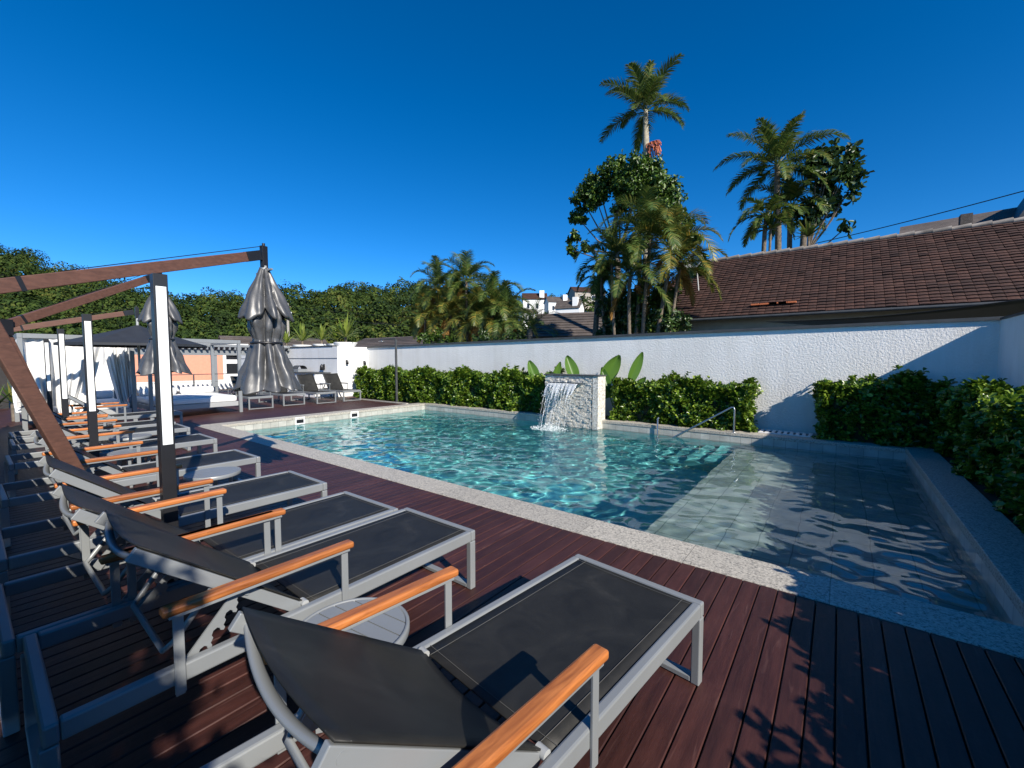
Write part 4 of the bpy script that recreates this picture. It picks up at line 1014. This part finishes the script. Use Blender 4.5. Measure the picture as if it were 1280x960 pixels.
# ------------------------------------------------------------------ palms and trees
def frond(mb, o, az, el, ln, nl, lw, droop, curl=.5, leaf_l=.5, twist=0.0):
    """one feather leaf: a curved rib and two rows of hanging leaflets"""
    d = Vector((math.cos(az) * math.cos(el), math.sin(az) * math.cos(el), math.sin(el))); p = Vector(o); pts = [p.copy()]; dd = d.copy(); step = ln / 16
    for i in range(16):
        dd = (dd + Vector((0, 0, -droop * (i + 2) / 16 * .16))).normalized(); p = p + dd * step; pts.append(p.copy())
    mb.tube(pts, [max(.004, .02 * ln / 2 * (1 - i / 17)) for i in range(17)], 4, False)
    for i in range(nl):
        s_ = .16 + .84 * (i + .5) / nl; q = s_ * 16; k = min(int(q), 15); pt = pts[k] + (pts[k + 1] - pts[k]) * (q - k); tg = (pts[k + 1] - pts[k]).normalized()
        sd = tg.cross(Vector((0, 0, 1)))
        if sd.length < .05: sd = tg.cross(Vector((math.sin(az), -math.cos(az), 0)))
        sd.normalize(); up = sd.cross(tg).normalized()
        L_ = leaf_l * ln * .5 * (math.sin(math.pi * (s_ * .86 + .1)) ** .7) * random.uniform(.85, 1.1)
        for s in (-1, 1):
            a = sd * s * .85 + tg * (.45 + .5 * s_) + up * (.25 + random.gauss(0, .12) + twist * s)
            a.normalize(); b = (a + Vector((0, 0, -curl * random.uniform(.5, 1.1)))).normalized()
            m1 = pt + a * L_ * .5; e = m1 + b * L_ * .55; wv = tg * lw
            mb.add([pt - wv * .4, pt + wv * .45, m1 + wv * .5, m1 - wv * .5, e], [(0, 1, 2, 3), (3, 2, 4)])
def palm(label, base, top, ln, nf, trunk_r, mat='palm', els=(-.35, 1.35), shaft=0, seed=0, group=None, droop=1.0, lw=.05, nl=24, stems=None, dry=0, name='palm_tree', bias=None, curl=.5, leaf_l=.5):
    random.seed(seed); base, top = Vector(base), Vector(top); t = thing(name, label, 'palm', base, 0, group)
    tp = top - base; m = MB(); n = 10
    pts = [tp * (i / n) + Vector((math.sin(i * .7 + seed) * .03 * tp.z / 5, 0, 0)) for i in range(n + 1)]; pts[-1] = tp
    rad = [trunk_r * (1.25 - .35 * i / n) for i in range(n + 1)]
    if shaft: rad[-2] *= 1.2; rad[-1] *= .8
    m.tube(pts, rad, 8); m.build('trunk', M['bark_pale'] if shaft else M['bark'], t)
    m = MB()
    for k in range(nf):
        f = (k + random.random() * .6) / nf; az = k * 2.399 + random.uniform(-.25, .25); el = els[0] + (els[1] - els[0]) * f
        if bias: az = bias + (az % 6.283 - 3.1416) * .75
        frond(m, tp + Vector((0, 0, random.uniform(-.1, .05))), az, el, ln * random.uniform(.8, 1.1) * (1 - .15 * abs(f - .5)), nl, lw, droop * random.uniform(.8, 1.3), curl, leaf_l)
    m.build('crown', M[mat], t, recalc=False)
    if dry:
        m = MB()
        for k in range(dry):
            az = k * 2.1 + 1; frond(m, tp - Vector((0, 0, .1)), az, -.75, ln * .7, nl, lw, 1.3, 1.2, leaf_l)
        m.build('dry_fronds', M['palm_dry'], t, recalc=False)
    return t
def blob_tree(label, base, blobs, trunk, mat, leaf, per, seed, name='broadleaf_tree', limbs=True):
    """blobs: (centre Vector, radius) clumps of leaves; trunk: list of points"""
    rng = np.random.default_rng(seed); base = Vector(base); t = thing(name, label, 'tree', base)
    m = MB(); k = len(trunk); m.tube([Vector(p) - base for p in trunk], [.16 * (1 - .55 * i / (k - 1)) * (1 if leaf < .3 else 1.2) for i in range(k)], 8); top = Vector(trunk[-1]) - base
    if limbs:
        for c, r_ in blobs:
            c = Vector(c) - base; a = top * .75 + Vector((0, 0, 0)); mid = (a + c) * .5 + Vector((0, 0, -.25)); m.tube([a, mid, c], [.05, .035, .015], 6)
    m.build('trunk', M['bark'], t)
    Ps, Ds, Ns = [], [], []
    for c, r_ in blobs:
        n = int(per * r_ * r_); sub = max(6, n // 45)
        sc = rnd_dir(sub) * (rng.random(sub) ** .45)[:, None] * r_ * .95; sc[:, 2] *= .8
        which = rng.integers(0, sub, n); d = rnd_dir(n); rr2 = r_ * .27 * rng.uniform(.5, 1.1, n)
        P = np.array(Vector(c) - base) + sc[which] + d * rr2[:, None]
        Ps.append(P); Ns.append(unit(d + sc[which] * .6 / r_ + np.array([0, 0, .35]) + rng.normal(0, .35, (n, 3)))); Ds.append(unit(rng.normal(size=(n, 3)) + np.array([0, 0, -.3])))
    P, D, N = map(np.concatenate, (Ps, Ds, Ns)); L = leaf * rng.uniform(.6, 1.25, len(P))
    V, F = leaf_arrays(P, D, N, L, L * rng.uniform(.42, .6, len(P)), .15)
    np_mesh('crown', V, F, M[mat], t); return t
# tall king palm with the fruit bunch
kb = at_y(809, 398, 19); kt = at_y(807, 138, 19)
kp = palm('tall slim palm rising above the big tree, with an orange fruit bunch', (kb.x, 19, -.05), kt, 2.3, 19, .13, 'palm', (-.2, 1.5), 1, 3, None, .9, .05, 46, curl=.6, leaf_l=.55)
m = MB(); rng_ = random.Random(4); o = at_y(814, 180, 18.9) - Vector((kb.x, 19, -.05))
for k in range(80):
    a = rng_.random() * 6.28; q = rng_.random() ** .6 * .34; e = o + Vector((math.cos(a) * q + .12, math.sin(a) * q * .6, -.55 * rng_.random() - .1)); m.tube([o + Vector((0, 0, .1)), (o + e) * .5 + Vector((math.cos(a) * .12, 0, .12)), e], [.008, .012, .02], 4)
m.build('fruit_bunch', M['fruit'], kp)
# unseen tree added to throw dappled shade over the nearest loungers
nt_ = (1.75, -.75)
blob_tree('unseen leafy tree added for its dappled shade at the near end of the planting bed', (*nt_, -.05), [((1.75, -.95, 2.2), .55), ((1.6, -.6, 1.75), .4), ((1.95, -1.3, 2.5), .5), ((1.8, -1.5, 2.0), .5), ((1.7, -.75, 1.35), .35), ((1.75, -1.05, 2.95), .5), ((1.7, -1.25, 3.4), .45), ((1.7, -.5, 2.1), .33), ((1.9, -1.6, 2.9), .5)], [(*nt_, -.05), (1.75, -.8, 1.0), (1.78, -.95, 1.8)], 'tree', .11, 2000, 8)
# the big tree behind the clump
def bl(lst, Y): return [(at_y(x_, y_, Y), r_) for x_, y_, r_ in lst]
big = bl([(800, 216, .85), (775, 218, .8), (748, 230, .75), (728, 250, .6), (745, 248, .55), (722, 272, .42), (790, 240, .75), (822, 236, .75), (838, 258, .7), (848, 284, .5), (822, 268, .7), (718, 298, .36), (716, 313, .3), (729, 308, .25), (795, 228, .8), (775, 258, .4), (872, 330, .5), (866, 300, .4)], 17)
blob_tree('big round crowned tree behind the clump of palms', (at_y(775, 400, 17).x, 17, -.05), big, [(at_y(775, 400, 17).x, 17, -.05), at_y(772, 330, 17), at_y(768, 280, 17), at_y(775, 255, 17)], 'tree', .17, 2900, 5)
# clump of palms in front of the roof corner
cl = [((785, 405), (788, 345), 2.0, 'palm', .06), ((772, 405), (765, 320), 1.6, 'palm', .05), ((800, 405), (812, 300), 2.1, 'palm', .06), ((812, 405), (838, 310), 2.1, 'palm_y', .06), ((795, 405), (800, 287), 1.8, 'palm', .06), ((822, 405), (850, 335), 1.7, 'palm_y', .05), ((760, 405), (752, 345), 1.3, 'palm', .05)]
labs = ['low stem of the palm clump left of the roof corner, fronds over the wall', 'slim palm on the left flank of the clump beside the big tree', 'palm with arching fronds in the middle of the clump', 'yellowing palm arching over the tiled roof corner', 'highest palm of the clump, reaching into the big tree', 'short yellowing palm hanging beside the satellite dish', 'lowest palm of the clump, dark fronds at its left end']
for k, ((b0, t0, ln, mt, r_), lab) in enumerate(zip(cl, labs)):
    Y_ = 13.0 + .12 * k; pb = at_y(*b0, Y_); palm(lab, (pb.x, Y_, -.05), at_y(*t0, Y_), ln * 1.0, 13, r_, mt, (-.2, 1.4), 0, 30 + k, 'clump of palms beside the tiled roof', 1.45, .036, 44, dry=2 if k in (3, 5, 0) else 0)
# palms in the middle distance
mid = [(545, 410, 548, 362, 2.2, 15), (585, 420, 583, 352, 2.5, 15.3), (612, 420, 616, 378, 2.2, 14.8), (560, 420, 562, 392, 1.9, 14.6), (596, 420, 598, 398, 1.9, 14.4), (635, 420, 632, 395, 1.9, 14.9), (530, 425, 532, 400, 1.7, 14.3), (578, 420, 572, 372, 2.1, 15.8)]
mlab = ['arching palm at the left of the middle group', 'tallest palm of the middle group, plumes against the sky', 'palm at the right of the middle group', 'low palm with broad fronds near the wall, left of the middle group', 'low palm in the centre of the middle group', 'small palm at the right end of the middle group', 'small palm at the left end of the middle group', 'palm behind the tallest of the middle group']
for k, ((bx, by, tx, ty, ln, Y_), lab) in enumerate(zip(mid, mlab)):
    pb = at_y(bx, by, Y_); palm(lab, (pb.x, Y_, -.05), at_y(tx, ty, Y_), ln, 19, .07, 'palm_y' if k in (3, 4, 6) else 'palm', (-.35, 1.45), 0, 60 + k, 'palms behind the middle of the wall', 1.45, .038, 46, dry=4 if k in (3, 4, 5) else 2)
p = at_y(662, 420, 13.6); palm('grey green fan of stiff fronds beside the grey shed', (p.x, 13.6, -.05), at_y(662, 412, 13.6), 1.5, 14, .12, 'palm', (.1, 1.35), 0, 77, None, .9, .03, 26, name='cycad', curl=.3)
# undergrowth behind the wall
bush = [((800, 368), .8, 13.9, 'dark leafy shrub filling the middle of the palm clump'), ((768, 380), .6, 14.0, 'dark leafy shrub under the left stems of the palm clump'), ((540, 420), .6, 13.4, 'yellow green bush low between the small palms and the wall'), ((600, 421), .45, 13.0, 'dark bush under the centre palms of the middle group'), ((640, 422), .42, 13.1, 'bush at the right foot of the middle palms'), ((780, 398), .7, 13.9, 'dark bush at the foot of the palm clump'), ((835, 398), .55, 13.6, 'dark bush under the eave corner of the tiled roof')]
for k, ((bx, by), r_, Y_, lab) in enumerate(bush):
    c = at_y(bx, by, Y_); tt = blob_tree(lab, (c.x, Y_, -.05), [(c, r_), (c + Vector((r_ * .8, .2, -.2)), r_ * .8), (c + Vector((-r_ * .8, .2, -.15)), r_ * .8), (c + Vector((0, .1, -.7)), r_)], [(c.x, Y_, -.05), c - Vector((0, 0, .4))], 'tree' if k in (2, 0) else 'tree2', .13, 1500, 90 + k, 'bush'); tt['category'] = 'bush'
p = at_y(740, 405, 15); c = at_y(742, 360, 15)
blob_tree('thin dark conifer like tree left of the palm clump', (p.x, 15, -.05), [(at_y(752, 345, 15), .35), (at_y(750, 362, 15), .45), (at_y(755, 380, 15), .5), (at_y(748, 330, 15), .22)], [(p.x, 15, -.05), at_y(750, 325, 15)], 'tree2', .14, 1500, 99)
# group behind the ridge
Y_ = 25; pb = at_y(975, 312, Y_)
palm('palm with blue grey fronds behind the roof ridge', (pb.x, Y_, -.05), at_y(972, 206, Y_), 3.0, 22, .14, 'palm', (-.3, 1.4), 0, 41, None, .9, .06, 46, curl=.8, leaf_l=.5)
pb = at_y(985, 312, Y_ + 1); palm('shorter palm close behind the taller one at the ridge', (pb.x, Y_ + 1, -.05), at_y(990, 258, Y_ + 1), 2.6, 16, .12, 'palm', (-.3, 1.3), 0, 42, None, 1.1, .08, 32)
pb = at_y(955, 312, Y_ - 2); palm('low palm hanging left at the roof ridge', (pb.x, Y_ - 2, -.05), at_y(958, 268, Y_ - 2), 2.0, 13, .1, 'palm', (-.3, 1.0), 0, 43, None, 1.2, .07, 30)
blob_tree('large leaved tree with a side branch behind the roof ridge', (at_y(1000, 310, 25.5).x, 25.5, -.05), bl([(1040, 188, .85), (1022, 200, .7), (1058, 208, .8), (1046, 230, .8), (1030, 216, .8), (1070, 222, .5), (1010, 262, .65), (1032, 260, .55), (1060, 282, .36), (1016, 276, .5), (1054, 246, .5)], 25.5), [(at_y(1000, 310, 25.5).x, 25.5, -.05), at_y(1005, 290, 25.5), at_y(1018, 250, 25.5)], 'tree2', .34, 330, 44)
def spiky(label, base, stem, n, ln, mat, seed, group=None, pot=None, name='spiky_plant'):
    random.seed(seed); t = thing(name, label, 'plant', base, 0, group); m = MB()
    for k in range(n):
        az = k * 2.399; el = random.uniform(.1, 1.4); d = Vector((math.cos(az) * math.cos(el), math.sin(az) * math.cos(el), math.sin(el))); sd = d.cross(Vector((0, 0, 1))).normalized(); o = Vector((0, 0, stem)); L_ = ln * random.uniform(.75, 1.1); w_ = ln * .055; dr = Vector((0, 0, -.12 * ln * math.cos(el)))
        m.add([o - sd * w_ * .5, o + sd * w_ * .5, o + d * L_ * .5 + sd * w_, o + d * L_ * .5 - sd * w_, o + d * L_ + dr], [(0, 1, 2, 3), (3, 2, 4)])
    m.build('leaves', M[mat], t, recalc=False)
    m = MB(); m.tube([(0, 0, 0), (.02, 0, stem)], .05 * max(1, ln), 7); m.build('stem', M['bark'], t)
    if pot:
        m = MB(); m.lathe([(pot * .75, 0), (pot, pot * .35), (pot * 1.02, pot * .42), (pot * .9, pot * .42), (pot * .85, pot * .35), (0, pot * .35)], 20); m.build('pot', M['stucco_fine'], t)
p = at_y(962, 306, 23); spiky('spiky dracaena in front of the low palm at the ridge', (p.x, 23, p.z - 1.2), 1.9, 45, 1.1, 'palm', 45)
p = at_y(1010, 304, 23); spiky('spiky dracaena below the large leaved tree at the ridge', (p.x, 23, p.z - 1.0), 1.3, 45, 1.0, 'palm', 46)
for k, (px, py, s_, lab) in enumerate(((358, 432, .8, 'spiky potted plant partly behind the closed parasol'), (378, 433, 1.0, 'spiky yellow green plant in a white bowl, second from the parasol'), (402, 431, .9, 'spiky potted plant in the middle of the annex roof'), (432, 430, 1.15, 'largest spiky plant in a white bowl at the annex corner'), (420, 430, .8, 'small spiky potted plant squeezed beside the largest one'))):
    p = at_y(px, py, 10.1 + .2 * (k % 2)); spiky(lab, (p.x, p.y, 2.112), .38 * s_, 46, .95 * s_, 'agave', 100 + k, 'spiky potted plants on the annex roof', .42 * s_, 'potted_plant')
# plants by the railing at the left
for k, (px, py, Y_, s_) in enumerate(((14, 500, -.25, .7), (40, 520, -.3, .6))):
    c = at_d(px, py, 9 + 2 * k); spiky(['long leaved plant beyond the glass railing at the left edge', 'low plant beyond the railing under the brown mast'][k], (c.x, c.y - .3, -.05), .5, 26, s_, 'palm', 120 + k)
# ------------------------------------------------------------------ pole and wires
p = at_y(361, 440, 17.5)
t = thing('utility_pole', 'grey concrete utility pole beside the closed parasol', 'pole', (p.x, 17.5, -.05))
top_z = at_y(361, 378, 17.5).z
m = MB(); m.tube([(0, 0, 0), (0, 0, top_z)], [.13, .1], 10); m.build('pole_shaft', M['granite_dull'], t)
m = MB(); m.bar((-.5, 0, top_z - .35), (.5, 0, top_z - .35), .08, .1); m.build('cross_arm', M['bark'], t)
m = MB(); m.lathe([(.0, .1), (.09, .08), (.1, -.05), (0, -.08)], 12, .75, -.1); m.tube([(0, 0, 0), (.7, -.1, .02)], .02, 6); lo_ = m.build('street_lamp_head', M['white'], t); lo_.location = (0, 0, top_z - .9)
def wire(label, a, b, sag, r=.012):
    m = MB(); a, b = Vector(a), Vector(b); m.tube([a + (b - a) * i / 20 - Vector((0, 0, sag * 4 * (i / 20) * (1 - i / 20))) for i in range(21)], r, 5); tag(m.build('power_line', M['black']), label, 'cable', 'overhead wires')
wire('single overhead wire crossing the sky above the tiled roof', at_y(890, 330, 30), at_y(1420, 200, 22), .25, .02)
wire('upper thin wire from the utility pole across the dark wood', (p.x, 17.5, top_z - .3), at_y(640, 398, 22), .3)
wire('lower thin wire from the utility pole above the potted plants', (p.x, 17.5, top_z - .9), at_y(640, 412, 22), .3)
